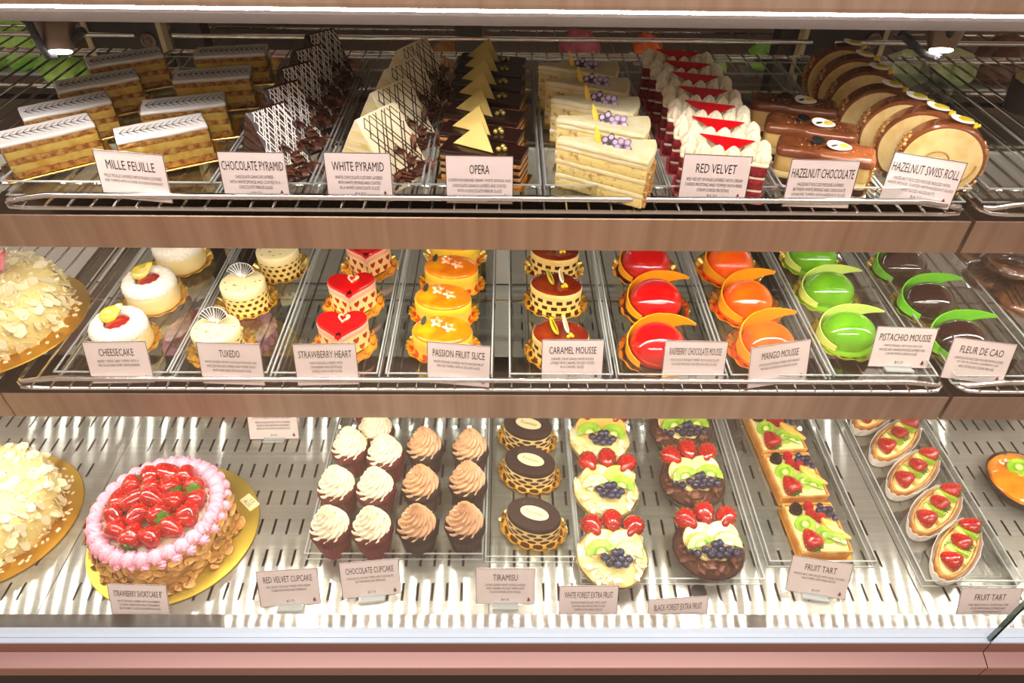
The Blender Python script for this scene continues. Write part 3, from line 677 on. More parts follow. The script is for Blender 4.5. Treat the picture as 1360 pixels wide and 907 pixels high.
row(make_pyramid('chocolate_pyramid', 'dark_choc', 'choc_sponge', 'white_drizzle', 20, 'chocolate pyramid slices', 13, .053), [('w', -.298, .8446, 44), ('w', -.2975, .918, 45), ('w', -.296, .991, 45), ('w', -.294, 1.064, 45), ('w', -.290, 1.137, 46)], (T, T + .082), 46, [n + ' dark chocolate pyramid slice with white drizzle' for n in NM])
row(make_pyramid('white_pyramid', 'white_choc', 'custard_pale', 'dark_drizzle', 13, 'white pyramid slices', 12, .071), [(499, 146, 55), (517, 112, 56), (533, 82, 57), (547, 57, 58)], (T, T + .082), 56, [n + ' white chocolate pyramid slice with dark drizzle' for n in ('frontmost', 'second', 'third', 'rearmost')])
# opera --------------------------------------------------------------
def make_opera():
    t = thing('opera_slice', 'x', 'cake slice', 'opera slices'); L, w = .106, .040; o = rrect(L, w, .002, .006); z = .0012
    plate(t, 'gold_board', rrect(.118, .048, .003), .0012, 'gold')
    for k in range(4):
        layer(t, 'cream_layer', o, z, .0055, 'opera_cream', .0012, .0004, .0005, 120, seed=k); z += .0054
        layer(t, 'sponge_layer', o, z, .0035, 'dark_choc', .001, 0, .0005, 120, seed=k + 9); z += .0034
    layer(t, 'chocolate_glaze', o, z, .0045, 'dark_choc', .0016, -.0006, .0003, 50); z += .0044
    mb = MB(); solid(mb, [(-.029, 0), (.029, 0), (.001, .034), (-.001, .034)], [(.0004, 0), (0, .0006), (0, .0018), (.0004, .0024)], mid=0)
    link('chocolate_triangle', mb.mesh('chocolate_triangle', 'gold_choc'), t, (-.012, -.006, z), (R(48), 0, R(-12)))
    for p in ((.020, -.004, 0), (.0275, -.0015, 0), (.0235, .004, 0)): fruit('pearl', t, (p[0], p[1], z + .0031), s=1.05)
    return t
n7 = ['frontmost', 'second', 'third', 'fourth', 'fifth', 'sixth', 'rearmost']
row(make_opera(), [(643, 196, -16), (640, 173, -15), (643, 149, -15), (646, 127, -14), (648, 108, -14), (651, 91, -13), (653, 78, -13)], (T, T + .041), -15, [n + ' opera slice with a pale chocolate triangle and three pearls' for n in n7])
# almond cake wedges -------------------------------------------------
def flower(parent, loc, rot, s=1, dark=False):
    mb = MB(); out = [((.0088 + .0018 * math.cos(5 * a)) * math.cos(a), (.0088 + .0018 * math.cos(5 * a)) * math.sin(a)) for a in [2 * PI * k / 30 for k in range(30)]]
    solid(mb, out, [(.0003, 0), (0, .0004), (0, .0016), (.0003, .002)], mid=0); f = link('flower_plaque', mb.mesh('flower_plaque', 'flower_dark' if dark else 'flower_print'), parent, loc, rot, s)
    mb = MB()
    for k in range(5): a = 2 * PI * k / 5; sph(mb, (.0058 * math.cos(a), .0058 * math.sin(a), .0021), .0027, 8, 0, (1, 1, .15))
    mb.obj('petal_print', 'flower_eye', f)
    mb = MB(); sph(mb, (0, 0, .0024), .0018, 8, 0, (1, 1, .3)); mb.obj('flower_eye', 'flower_dark', f)
def make_almond():
    t = thing('almond_cake_wedge', 'x', 'cake slice', 'almond cake wedges'); L, w = .118, .062; o = wedge(L, w, .005); z = .0012
    plate(t, 'acetate_board', rrect(.118, .050, .004), .0012, 'film')
    for k in range(3):
        layer(t, 'sponge_layer', o, z, .0135, 'almond_sponge', .0015, .0006, .0007, 110, seed=k); z += .013
        layer(t, 'cream_layer', o, z, .0060, 'almond_cream', .0015, -.0002, .0008, 90, seed=k + 5); z += .0056
    layer(t, 'cream_top', o, z, .0075, 'almond_cream', .003, -.0008, .0009, 60); z += .0068
    mb = MB(); rr = random.Random(2)
    for k in range(110):
        a = rr.uniform(-.5, .5) * w / L; sph(mb, (-L / 2 + (L + .0008) * math.cos(a), L * math.sin(a), rr.uniform(.003, z - .016)), rr.uniform(.0015, .0032), 5, 0, (1, 1, rr.uniform(.5, 1)))
    mb.obj('nut_crumbs', 'nut_crumb', t)['kind'] = 'stuff'
    flower(t, (.004, .0, z + .002), (R(50), R(-10), R(5)), 1.15, True); flower(t, (.021, -.004, z + .0015), (R(48), R(16), R(-14)), 1.15)
    mb = MB(); solid(mb, [(-.003, 0), (.004, 0), (.0025, .012), (-.0005, .021), (-.0035, .010)], [(0, 0), (0, .0016)], mid=0); link('yellow_shard', mb.mesh('yellow_shard', 'yellow_choc'), t, (-.010, .002, z), (R(62), R(-8), R(25)))
    return t
row(make_almond(), [(806, 185, -17), (802, 155, -15), (791, 128, -13), (781, 104, -11), (769, 83, -9)], (T, T + .070), -14, [n + ' almond cake wedge with flower plaques' for n in NM])
# red velvet ---------------------------------------------------------
def make_velvet():
    t = thing('red_velvet_slice', 'x', 'cake slice', 'red velvet slices'); L, w = .104, .046; o = rrect(L, w, .003, .005); z = .0012
    plate(t, 'gold_board', rrect(.112, .052, .003), .0012, 'pink_shard')
    for k in range(3):
        layer(t, 'sponge_layer', o, z, .0135, 'velvet', .0015, 0, .0011, 150, seed=k); z += .0132
        if k < 2: layer(t, 'cream_layer', o, z, .0036, 'whip', .001, .0006, .0004, 100, seed=k + 5); z += .0034
    layer(t, 'cream_top', o, z, .004, 'whip', .0016, -.0006, .0006, 80); z += .003
    def fr(th, i, r, zz): return (r * (1 + .16 * math.cos(7 * th + i * .35)), zz)
    mb = MB(); lathe(mb, [(.0085, 0), (.0098, .003), (.0092, .0065), (.0070, .0105), (.0045, .0130), (.0022, .0150), (.0004, .0160)], 35, 0, None, fr); me = mb.mesh('cream_star', 'whip')
    for i in range(6):
        for j in range(2): link('cream_star', me, t, (-.044 + i * .0176, -.0125 + j * .025, z), (0, 0, random.random()), random.uniform(.92, 1.05))
    mb = MB(); solid(mb, [(-.036, .009), (.030, .009), (.004, -.013), (-.001, -.013)], [(.0003, 0), (0, .0004), (0, .0016), (.0003, .002)], mid=0); link('red_triangle', mb.mesh('red_triangle', 'red_choc'), t, (.002, -.001, z + .0125), (R(20), 0, R(-3)))
    return t
row(make_velvet(), [(966, 187, -15), (954, 163, -14), (943, 141, -13), (934, 121, -12), (923, 102, -11), (913, 86, -10), ('w', .2675, 1.100, -10)], (T, T + .066), -14, [n + ' red velvet slice with piped cream and a red triangle' for n in n7])
# hazelnut chocolate -------------------------------------------------
def leafp(parent, name, m, L, w, loc, rot, s=1, th=.0016):
    mb = MB(); out = [(L / 2 * math.cos(a), w / 2 * math.sin(a) * (1 - .25 * math.cos(a))) for a in [2 * PI * k / 20 for k in range(20)]]
    solid(mb, out, [(.0004, 0), (0, th * .3), (0, th * .8), (.0006, th)], mid=0); return link(name, mb.mesh(name, m), parent, loc, rot, s)
def make_hazel():
    t = thing('hazelnut_chocolate_slice', 'x', 'cake slice', 'hazelnut chocolate slices'); L, w = .114, .046; o = rrect(L, w, .008, .005); z = .0012
    plate(t, 'gold_board', rrect(.122, .054, .003), .0012, 'white_plaque')
    layer(t, 'chocolate_base', o, z, .009, 'choc_sponge', .0015, .0004, .001, 120); z += .0088
    layer(t, 'sponge_layer', o, z, .009, 'custard_pale', .0015, .0004, .0008, 120, seed=3); z += .0088
    layer(t, 'hazelnut_mousse', o, z, .027, 'hazel_mousse', .002, .0002, .0006, 60, seed=5); z += .0265
    mb = MB(); solid(mb, o, [(-.0012, z - .006), (-.0018, z - .004), (-.0014, z + .001), (.0006, z + .0042), (.005, z + .0056)], amp=.0009, freq=55); mb.obj('hazelnut_glaze', 'milk_glaze', t); z += .0055
    mb = MB(); rr = random.Random(4)
    for k in range(120): sph(mb, (L / 2 + rr.uniform(-.001, .0015), rr.uniform(-w / 2, w / 2) * .9, rr.uniform(.002, z - .012)), rr.uniform(.0014, .003), 5)
    for k in range(10): sph(mb, (rr.uniform(-.045, .045), rr.uniform(-.014, .014), z), rr.uniform(.0009, .0016), 5)
    mb.obj('nut_crumbs', 'nut_crumb', t)['kind'] = 'stuff'
    f = leafp(t, 'dark_plaque', 'stripe_black', .021, .011, (-.012, .004, z + .004), (R(35), R(10), R(35)))
    f = leafp(t, 'white_plaque', 'white_plaque', .031, .014, (.013, -.003, z + .0035), (R(25), R(6), R(8))); leafp(f, 'yellow_spot', 'yellow_choc', .012, .006, (.006, 0, .0015), (0, 0, 0)); leafp(f, 'dark_spot', 'stripe_black', .009, .003, (-.006, -.002, .0015), (0, 0, .4), 1, .0008)
    return t
row(make_hazel(), [(1100, 190, -20), (1080, 160, -18), (1057, 130, -16)], (T, T + .055), -18, [n + ' hazelnut chocolate slice with brown glaze and white plaque' for n in ('frontmost', 'middle', 'rearmost')])
# swiss roll ---------------------------------------------------------
def make_swiss():
    t = thing('swiss_roll_slice', 'x', 'cake slice', 'hazelnut swiss roll slices'); r, th = .049, .026
    def out(k): return [((r - k) * math.cos(a), max((r - k) * math.sin(a), -r + .012 + k * .3)) for a in [2 * PI * i / 44 for i in range(44)]]
    Mx = Matrix(((1, 0, 0, 0), (0, 0, 1, 0), (0, 1, 0, r - .011), (0, 0, 0, 1)))
    mb = MB(); solid(mb, out(0), [(.002, -th / 2), (0, -th / 2 + .002), (0, th / 2 - .002), (.002, th / 2)], amp=.0009, freq=50, M=Mx); mb.obj('hazelnut_glaze', 'milk_glaze', t)
    mb = MB(); solid(mb, out(.0045), [(0, -th / 2 - .0008), (0, th / 2 + .0008)], amp=.0004, M=Mx); mb.obj('sponge_roll', 'swirl', t)
    mb = MB(); pts = [Mx @ Vector(((.006 + .0052 * a / 1.0) * math.cos(a), (.006 + .0052 * a) * math.sin(a), -th / 2 - .0007)) for a in [k * .22 for k in range(0, 30)]]; tube(mb, pts, .0011, 5); mb.obj('cream_spiral', 'swirl_dark', t)
    mb = MB(); rr = random.Random(8)
    for k in range(190):
        a = rr.choice((rr.uniform(-.9, .55), rr.uniform(2.6, 4.1))); q = Mx @ Vector((r * 1.0 * math.cos(a), max(r * math.sin(a), -r + .010), rr.uniform(-th / 2, th / 2))); sph(mb, q, rr.uniform(.0012, .0027), 5)
    mb.obj('nut_crumbs', 'nut_crumb', t)['kind'] = 'stuff'
    z = 2 * r - .011
    f = leafp(t, 'leaf_plaque', 'white_plaque', .032, .013, (.006, -.001, z + .003), (R(15), R(14), R(18))); leafp(f, 'yellow_streak', 'yellow_green', .022, .008, (.004, .001, .0012), (0, 0, .15))
    for p in ((.022, -.004), (.026, .001), (.023, .004)): fruit('yellow_pearl', t, (p[0], p[1], z - .002))
    return t
row(make_swiss(), [(1270, 160, -21), (1238, 143, -20), (1210, 129, -18), (1178, 113, -16), (1160, 90, -14), (1142, 73, -12), (1126, 58, -10)], (T, T + .088), -22, [n + ' hazelnut swiss roll slice with a yellow streaked plaque' for n in n7])

# ================================================================== MIDDLE LEVEL CAKES
n3 = ('frontmost', 'middle', 'rearmost')
def make_cheese():
    t = thing('cheesecake', 'x', 'cake', 'small round cheesecakes'); doily(t, .050)
    mb = MB(); solid(mb, ell(.040, .040, 44), [(.004, .003), (.001, .006), (0, .012), (.0005, .032), (.003, .036)], amp=.0005); mb.obj('cheesecake_body', 'cheese', t)
    mb = MB(); lathe(mb, [(.0375, .030), (.0405, .036), (.0400, .044), (.0355, .051), (.029, .054), (.022, .0535), (.0185, .050), (.018, .047)], 48, 0, None, lambda th, i, r, z: (r * (1 + .018 * math.sin(17 * th + i * 2)), z + .0010 * math.sin(13 * th + i)), cap=False); mb.obj('cream_border', 'coconut', t)
    mb = MB(); lathe(mb, [(.019, .0485), (.014, .0508), (.006, .0516), (.0005, .0518)], 28, 0, TR((.004, -.002, 0)), lambda th, i, r, z: (r * (1 + .05 * math.sin(5 * th)), z)); mb.obj('jam_centre', 'jam', t)
    # glazed leaf shaped plaque with a stem
    mb = MB(); out = [(.013 * math.cos(a) - (.0 if abs(a) else 0), .011 * math.sin(a)) for a in [2 * PI * k / 26 for k in range(26)]]
    out = [(x + (.012 * max(0, (x / .013)) ** 6), y) for x, y in out]
    solid(mb, out, [(.001, 0), (0, .001), (0, .002), (.003, .0036), (.008, .0040)]); link('leaf_plaque', mb.mesh('leaf_plaque', 'yellow_green'), t, (-.011, .006, .0565), (R(38), R(-18), R(48)))
    return t
row(make_cheese(), [(153, 424), (194, 367), (232, 318)], (M_ - .0005, M_ + .053), 0, [n + ' round white cheesecake with red jam centre on gold doily' for n in n3])
def fan(parent, loc, rot, s=1):
    mb = MB(); out = [(0, 0)] + [(.019 * math.cos(a), .019 * math.sin(a)) for a in [R(45 + 90 * k / 12) for k in range(13)]]
    solid(mb, out, [(.0003, 0), (0, .0004), (0, .0014), (.0003, .0018)], mid=0); f = link('striped_fan', mb.mesh('striped_fan', 'white_plaque'), parent, loc, rot, s)
    mb = MB()
    for k in range(7): a = R(52 + 76 * k / 6); w = R(5.4); mb.add([(.004 * math.cos(a), .004 * math.sin(a), .0020), (.0185 * math.cos(a - w), .0185 * math.sin(a - w), .0020), (.0185 * math.cos(a + w), .0185 * math.sin(a + w), .0020)], [(0, 1, 2)])
    mb.obj('stripe_print', 'stripe_black', f, smooth=False)
def make_tux():
    t = thing('tuxedo_cake', 'x', 'cake', 'small round tuxedo cakes'); doily(t, .049)
    mb = MB(); solid(mb, ell(.0345, .0345, 48), [(.001, .002), (0, .003), (0, .033)]); mb.obj('dotted_sponge_band', 'tux_side', t)
    mb = MB(); solid(mb, ell(.0345, .0345, 48), [(.0002, .0322), (-.0004, .034), (-.0004, .044), (.0008, .0465), (.003, .0475), (.012, .0478)]); mb.obj('mousse_top', 'ivory', t)
    mb = MB(); rr = random.Random(3)
    for k in range(12): a = rr.uniform(0, 6.28); q = rr.uniform(.012, .031); sph(mb, (q * math.cos(a), q * math.sin(a), .0478), .0012, 6, 0, (1.4, .8, .4))
    mb.obj('chocolate_chips', 'stripe_black', t)['kind'] = 'stuff'
    fan(t, (-.004, .010, .048), (R(55), R(0), R(38)), 1.25); fan(t, (.002, .008, .048), (R(55), R(0), R(-32)), 1.25)
    return t
row(make_tux(), [(285, 434), (321, 373), (367, 329)], (M_ - .0005, M_ + .048), 0, [n + ' tuxedo cake with striped black and white fans on gold doily' for n in n3])
def make_heart():
    t = thing('strawberry_heart_cake', 'x', 'cake', 'strawberry heart cakes'); doily(t, .049)
    o = heart(.080, 56)
    mb = MB(); solid(mb, o, [(.001, .002), (0, .003), (0, .036)]); mb.obj('heart_print_band', 'heart_side', t)
    mb = MB(); solid(mb, o, [(0, .0355), (-.0004, .037), (-.0004, .044), (.0006, .0455)]); mb.obj('mousse_layer', 'pink_mousse', t)
    mb = MB(); solid(mb, o, [(.0002, .045), (.0002, .047), (.0015, .0488), (.005, .0492)]); mb.obj('red_glaze', 'red_glaze', t)
    mb = MB(); solid(mb, heart(.020, 30), [(.0003, 0), (0, .0004), (0, .0018), (.0005, .0022)], mid=0); h = link('small_heart_plaque', mb.mesh('small_heart_plaque', 'petal_pale'), t, (.004, .010, .0505), (R(14), 0, R(-12)))
    mb = MB(); solid(mb, heart(.010, 20), [(0, .002), (0, .0030)], mid=0); link('inner_heart', mb.mesh('inner_heart', 'red_choc'), h, (-.001, 0, 0))
    return t
row(make_heart(), [(452, 430, 3), (465, 377, 4), (487, 327, 3)], (M_ - .0005, M_ + .049), 3, [n + ' strawberry heart cake with shiny red top on gold doily' for n in n3])
def petal5(parent, loc, rot, s=1):
    mb = MB(); out = [((.0085 + .0026 * math.cos(5 * a)) * math.cos(a), (.0085 + .0026 * math.cos(5 * a)) * math.sin(a)) for a in [2 * PI * k / 40 for k in range(40)]]
    solid(mb, out, [(.0005, 0), (0, .0006), (0, .0012), (.0015, .0022)], mid=0); f = link('flower_decoration', mb.mesh('flower_decoration', 'petal_pale'), parent, loc, rot, s)
    mb = MB(); lathe(mb, [(.0032, .0018), (.0026, .0034), (.0016, .0024), (.0003, .0024)], 10); mb.obj('flower_centre', 'passion_glaze', f)
def make_passion():
    t = thing('passion_fruit_cake', 'x', 'cake', 'oval passion fruit cakes'); doily(t, .056, .0415)
    o = ell(.0445, .033, 52)
    mb = MB(); solid(mb, o, [(.001, .002), (0, .003), (0, .026)]); mb.obj('dotted_sponge_band', 'passion_side', t)
    mb = MB(); solid(mb, o, [(0, .0255), (-.0005, .027), (-.0005, .038), (.0004, .040)]); mb.obj('mousse_layer', 'passion_mousse', t)
    mb = MB(); solid(mb, o, [(.0002, .0395), (.0004, .0415), (.0025, .0435), (.008, .0440)]); mb.obj('yellow_glaze', 'passion_glaze', t)
    petal5(t, (-.010, .012, .045), (R(10), R(-5), .3), .95); petal5(t, (.010, .002, .045), (R(8), R(4), .9), 1.0)
    leafp(t, 'leaf_fleck', 'leaf_dark', .016, .008, (-.030, .012, .047), (R(50), R(-20), R(80)))
    return t
row(make_passion(), [(587, 436, -6), (588, 392, -8), (599, 352, -10), (604, 316, -10)], (M_ - .0005, M_ + .044), -8, [n + ' oval passion fruit cake with orange glaze and pale flowers' for n in ('frontmost', 'second', 'third', 'rearmost')])
def make_caramel():
    t = thing('caramel_mousse_cake', 'x', 'cake', 'oval caramel mousse cakes'); doily(t, .052, .046)
    o = ell(.0415, .0315, 52)
    mb = MB(); solid(mb, o, [(.001, .002), (0, .003), (0, .034)]); mb.obj('checked_sponge_band', 'check_side', t)
    mb = MB(); solid(mb, o, [(0, .0335), (-.0004, .035), (-.0004, .042), (.0004, .044)]); mb.obj('mousse_layer', 'hazel_mousse', t)
    mb = MB(); solid(mb, o, [(.0006, .0435), (.0008, .0450), (.0028, .0466), (.008, .0470)]); mb.obj('caramel_glaze', 'caramel_glaze', t)
    a = leafp(t, 'leaf_plaque', 'yellow_green', .034, .015, (-.012, .004, .054), (R(42), R(-12), R(115))); leafp(a, 'dark_vein', 'leaf_dark', .020, .003, (0, 0, .0014), (0, 0, .1), 1, .0008)
    a = leafp(t, 'leaf_plaque', 'white_plaque', .034, .014, (.005, .008, .056), (R(55), R(-5), R(105))); leafp(a, 'green_streak', 'yellow_green', .022, .007, (0, 0, .0012), (0, 0, .1), 1, .0008)
    for p in ((.012, -.010), (.0175, -.008), (.0145, -.0045)): fruit('yellow_pearl', t, (p[0], p[1], .0490), s=1.1)
    return t
row(make_caramel(), [(745, 441, -10), (739, 375, -14), (737, 330, -14)], (M_ - .0005, M_ + .047), -12, [n + ' oval caramel mousse cake with leaf plaques on gold doily' for n in n3])
def make_dome(name, m, cm, grp, rx=.0395, ry=.0395, h=.052, choc=True, corner=1.0):
    t = thing(name, 'x', 'cake', grp); doily(t, .053)
    mb = MB(); rr = [(rx + .003, .003), (rx + .0035, .006), (rx + .001, .010), (rx - .004, .011)]
    lathe(mb, rr, 44, 0, Matrix.Diagonal((1, ry / rx, 1, 1))); mb.obj('chocolate_base' if choc else 'glaze_foot', 'dark_choc' if choc else m, t)
    if choc:
        mb = MB()
        for k in range(56): a = 2 * PI * k / 56; sph(mb, ((rx + .0042) * math.cos(a), (ry + .0042) * math.sin(a), .0072), .0016, 5)
        mb.obj('nut_rim', 'choc_sponge', t)['kind'] = 'stuff'
    mb = MB(); prof = [(rx * .86, .007), (rx * .955, .010), (rx, .018)] + [(rx * math.cos(a), .020 + (h - .020) * math.sin(a)) for a in [R(x) for x in (8, 18, 28, 38, 48, 58, 68, 78, 87)]]
    lathe(mb, prof, 48, 0, Matrix.Diagonal((1, ry / rx, 1, 1))); mb.obj('glazed_dome', m, t)
    # chocolate collar wrapped round the back, rising to a free corner on the right
    mb = MB(); n = 28; vs = []; fs = []; a0, a1 = R(228), R(14)
    for k in range(n + 1):
        u = k / n; a = a0 + (a1 - a0) * u; flare = max(0, (u - .72) / .28); rad = (rx + .0025) * (1 + .24 * flare)
        zt = .018 + .023 * min(1, u * 1.5) + .010 * corner * u ** 2; zb = .009 + (.033 + .006 * corner) * flare ** .8
        for rr_ in (rad, rad + .0016):
            for z in (zb, zt): vs.append((rr_ * math.cos(a), rr_ * (ry / rx) * math.sin(a), z))
    for k in range(n):
        a = 4 * k; b = a + 4; fs += [(a, a + 1, b + 1, b), (a + 2, b + 2, b + 3, a + 3), (a + 1, a + 3, b + 3, b + 1), (a, b, b + 2, a + 2)]
    fs += [(0, 2, 3, 1), (4 * n, 4 * n + 1, 4 * n + 3, 4 * n + 2)]
    mb.add(vs, fs); mb.obj('chocolate_collar', cm, t)
    return t
row(make_dome('raspberry_mousse_dome', 'dome_red', 'collar_orange', 'raspberry chocolate mousse domes'), [(877, 440, 0), (874, 380, 4), (861, 332, 4)], (M_ - .0005, M_ + .050), 0, [n + ' glossy red raspberry dome with an orange collar' for n in n3], (1.06,) * 3)
row(make_dome('mango_mousse_dome', 'dome_orange', 'collar_orange', 'mango mousse domes', .036, .036, .050, False, 1.5), [(1026, 438, 22), (998, 381, 20), (974, 332, 20)], (M_ - .0005, M_ + .050), 20, [n + ' glossy orange mango dome with an orange collar' for n in n3], (1.09,) * 3)
row(make_dome('pistachio_mousse_dome', 'dome_green', 'collar_lime', 'pistachio mousse domes', .041, .036, .050, False, .9), [(1135, 421, 4), (1108, 366, 4), (1086, 322, 4)], (M_ - .0005, M_ + .050), 4, [n + ' glossy green pistachio dome with a pale lime collar' for n in n3])
row(make_dome('chocolate_dome', 'dome_brown', 'collar_green', 'fleur de cao domes', .041, .036, .050, False, 1.3), [(1286, 431, 6), (1243, 380, 8), (1207, 334, 6)], (M_ - .0005, M_ + .050), 6, [n + ' dark brown chocolate dome with a bright green collar' for n in n3])

# ================================================================== LARGE CAKES
def round_board(t, r, m='gold_board'):
    mb = MB(); lathe(mb, [(r - .002, 0), (r, .0012), (r - .001, .0028), (r - .004, .0030), (.002, .0030)], 80); return mb.obj('gold_board', m, t)
def flaked(label, px, py, z, R0, r, h, seed, shard, dome=.7, flakes=230, m='amber_board', stuff=900):
    x, y = at(px, py, z); t = thing('white_chocolate_cake', label, 'cake', None, (x, y, z)); round_board(t, R0, m); rr = random.Random(seed)
    def prof(u):   # u 0..1 from the foot to the centre of the top
        pts = [(r * .97, .003), (r, .02), (r * .99, h * .62), (r * .93, h * .85), (r * .78, h * .97), (r * .45, h * 1.03), (.001, h * 1.05)]
        s = u * (len(pts) - 1); i = min(int(s), len(pts) - 2); f = s - i; return pts[i][0] + (pts[i + 1][0] - pts[i][0]) * f, pts[i][1] + (pts[i + 1][1] - pts[i][1]) * f
    mb = MB(); lathe(mb, [prof(k / 14) for k in range(15)], 48, 0, None, lambda th, i, a, zz: (a * (1 + .02 * math.sin(9 * th + i)), zz)); mb.obj('cream_coating', 'vanilla_cream', t)
    def spot_(): 
        u = rr.random() ** 1.1 * .93; a = rr.uniform(0, 2 * PI); p = prof(u); q = prof(min(1, u + .02)); tilt = math.atan2(q[1] - p[1], q[0] - p[0])
        return Vector((p[0] * math.cos(a), p[0] * math.sin(a), p[1])), a, tilt, u
    for k in range(flakes):
        c, a, tilt, u = spot_(); s = rr.uniform(.6, 1.35)
        slope = PI / 2 - min(PI / 2, u * 1.75)
        fruit('white_flake', t, c + Vector((math.cos(a), math.sin(a), .4)) * .002, (rr.uniform(-.5, .5), slope + rr.uniform(-.55, .55), a + rr.uniform(-.3, .3)), (s, s * rr.uniform(.7, 1.3), 1))
    mb = MB()
    for k in range(stuff):
        c, a, tilt, u = spot_(); w = rr.uniform(.0010, .0045); L = rr.uniform(.004, .012); Mx = TR(c + Vector((math.cos(a), math.sin(a), .5)) * .0018, (rr.uniform(-1.2, 1.2), rr.uniform(-1.2, 1.2), rr.uniform(0, 6.3)))
        box(mb, -L / 2, L / 2, -w / 2, w / 2, 0, .0007, 0, Mx)
    for k in range(60):
        a = rr.uniform(0, 6.28); q = rr.uniform(r, min(R0 - .012, r + .02)); box(mb, -.003, .003, -.002, .002, 0, .001, 0, TR((q * math.cos(a), q * math.sin(a), .0035), (rr.uniform(-.3, .3), 0, a * 3)))
    o = mb.obj('shavings', 'shaving', t, smooth=False); o['kind'] = 'stuff'
    if shard:
        for loc, rot, s in shard:
            mb = MB(); solid(mb, [(-.034, -.006), (.02, -.010), (.036, .012), (.010, .010), (-.020, .005)], [(0, 0), (0, .0014)], mid=0); link('pink_shard', mb.mesh('pink_shard', 'pink_shard'), t, loc, rot, s)
    return t
flaked('white chocolate flake cake with pink shard, at left of the middle level', -8, 428, M_ + .001, .137, .112, .070, 3, [((.018, .020, .080), (R(28), R(-28), R(30)), 1.15), ((.0, .035, .083), (R(14), R(-5), R(10)), .9)])
flaked('tall white chocolate flake cake at bottom left of the deck', -8, 690, .0008, .142, .113, .085, 9, None, flakes=240)
def shortcake(label, px, py, z, R0, r, h, seed, flag, nb):
    x, y = at(px, py, z); t = thing('strawberry_shortcake', label, 'cake', 'whole strawberry shortcakes', (x, y, z)); round_board(t, R0); rr = random.Random(seed); o = Vector((-.007, -.002, 0))
    mb = MB(); lathe(mb, [(r * .98, .003), (r, .012), (r * .985, h * .8), (r * .96, h), (.002, h)], 56, 0, TR(o)); mb.obj('cake_side', 'almond', t)
    mb = MB(); lathe(mb, [(r * .95, h - .002), (r * .93, h + .002), (.002, h + .0025)], 48, 0, TR(o)); mb.obj('cream_top', 'whip', t)
    for k in range(290):
        a = rr.uniform(-PI - .3, .3); zz = rr.uniform(.004, h + .001) if k % 6 else .005
        rad = r + rr.uniform(0, .004) if k % 6 else r + rr.uniform(.002, .012)
        fruit('almond_slice', t, o + Vector((rad * math.cos(a), rad * math.sin(a), zz)), ((rr.uniform(.9, 1.9) if k % 6 else rr.uniform(-.5, .5)), rr.uniform(-.8, .8), a + PI / 2 + rr.uniform(-.5, .5)), rr.uniform(1.1, 1.6))
    # pink piped border, one shell at a time
    mb = MB(); lathe(mb, [(.0105, 0), (.0128, .004), (.0122, .009), (.0090, .0145), (.0050, .0180), (.0006, .020)], 32, 0, None, lambda th, i, rr_, zz: (rr_ * (1 + .13 * math.cos(8 * th + i * .5)), zz)); me = mb.mesh('cream_shell', 'pink_cream')
    n = 30
    for k in range(n):
        a = 2 * PI * k / n; link('cream_shell', me, t, o + Vector(((r - .014) * math.cos(a), (r - .014) * math.sin(a), h + .001)), (R(22) * math.sin(a), -R(22) * math.cos(a), a), (rr.uniform(1.05, 1.2), rr.uniform(.95, 1.1), .80))
        if k % 1 == 0: a += PI / n; link('cream_shell', me, t, o + Vector(((r - .006) * math.cos(a), (r - .006) * math.sin(a), h - .006)), (-R(50) * math.sin(a), R(50) * math.cos(a), a), .72)
    # strawberries
    pos = [(0, 0)] + [(.031 * math.cos(2 * PI * k / 6), .031 * math.sin(2 * PI * k / 6)) for k in range(6)] + [(.062 * math.cos(2 * PI * (k + .3) / 13), .062 * math.sin(2 * PI * (k + .3) / 13)) for k in range(13)]
    for k, (sx, sy) in enumerate(pos):
        d = math.hypot(sx, sy); lift = .017 + .016 * (1 - d / .062)
        berry(t, o + Vector((sx, sy, h + lift)), (rr.uniform(.9, 2.2), rr.uniform(-.6, .6), rr.uniform(0, 6.28)), rr.uniform(1.22, 1.42), k % 2 == 0)
    if flag:
        w = .030; tg = plate(t, 'date_tag', rrect(.034, .020, .001), .0006, 'ivory', loc=(R0 * .80, R0 * .42, .0032), rot=(0, 0, R(-42)))
        TXT.append(('12', tg, (.002, .0045, .0008), .010, .006, 'ink')); TXT.append(('AUG', tg, (-.001, -.004, .0008), .018, .007, 'ink'))
    return t
TXT = []
shortcake('strawberry shortcake with pink cream border and almond sides, front left', 233, 706, .0008, .139, .108, .064, 5, True, 20)
shortcake('strawberry shortcake half hidden behind the middle shelf front', 308, 478, .0008, .150, .112, .070, 6, False, 20)

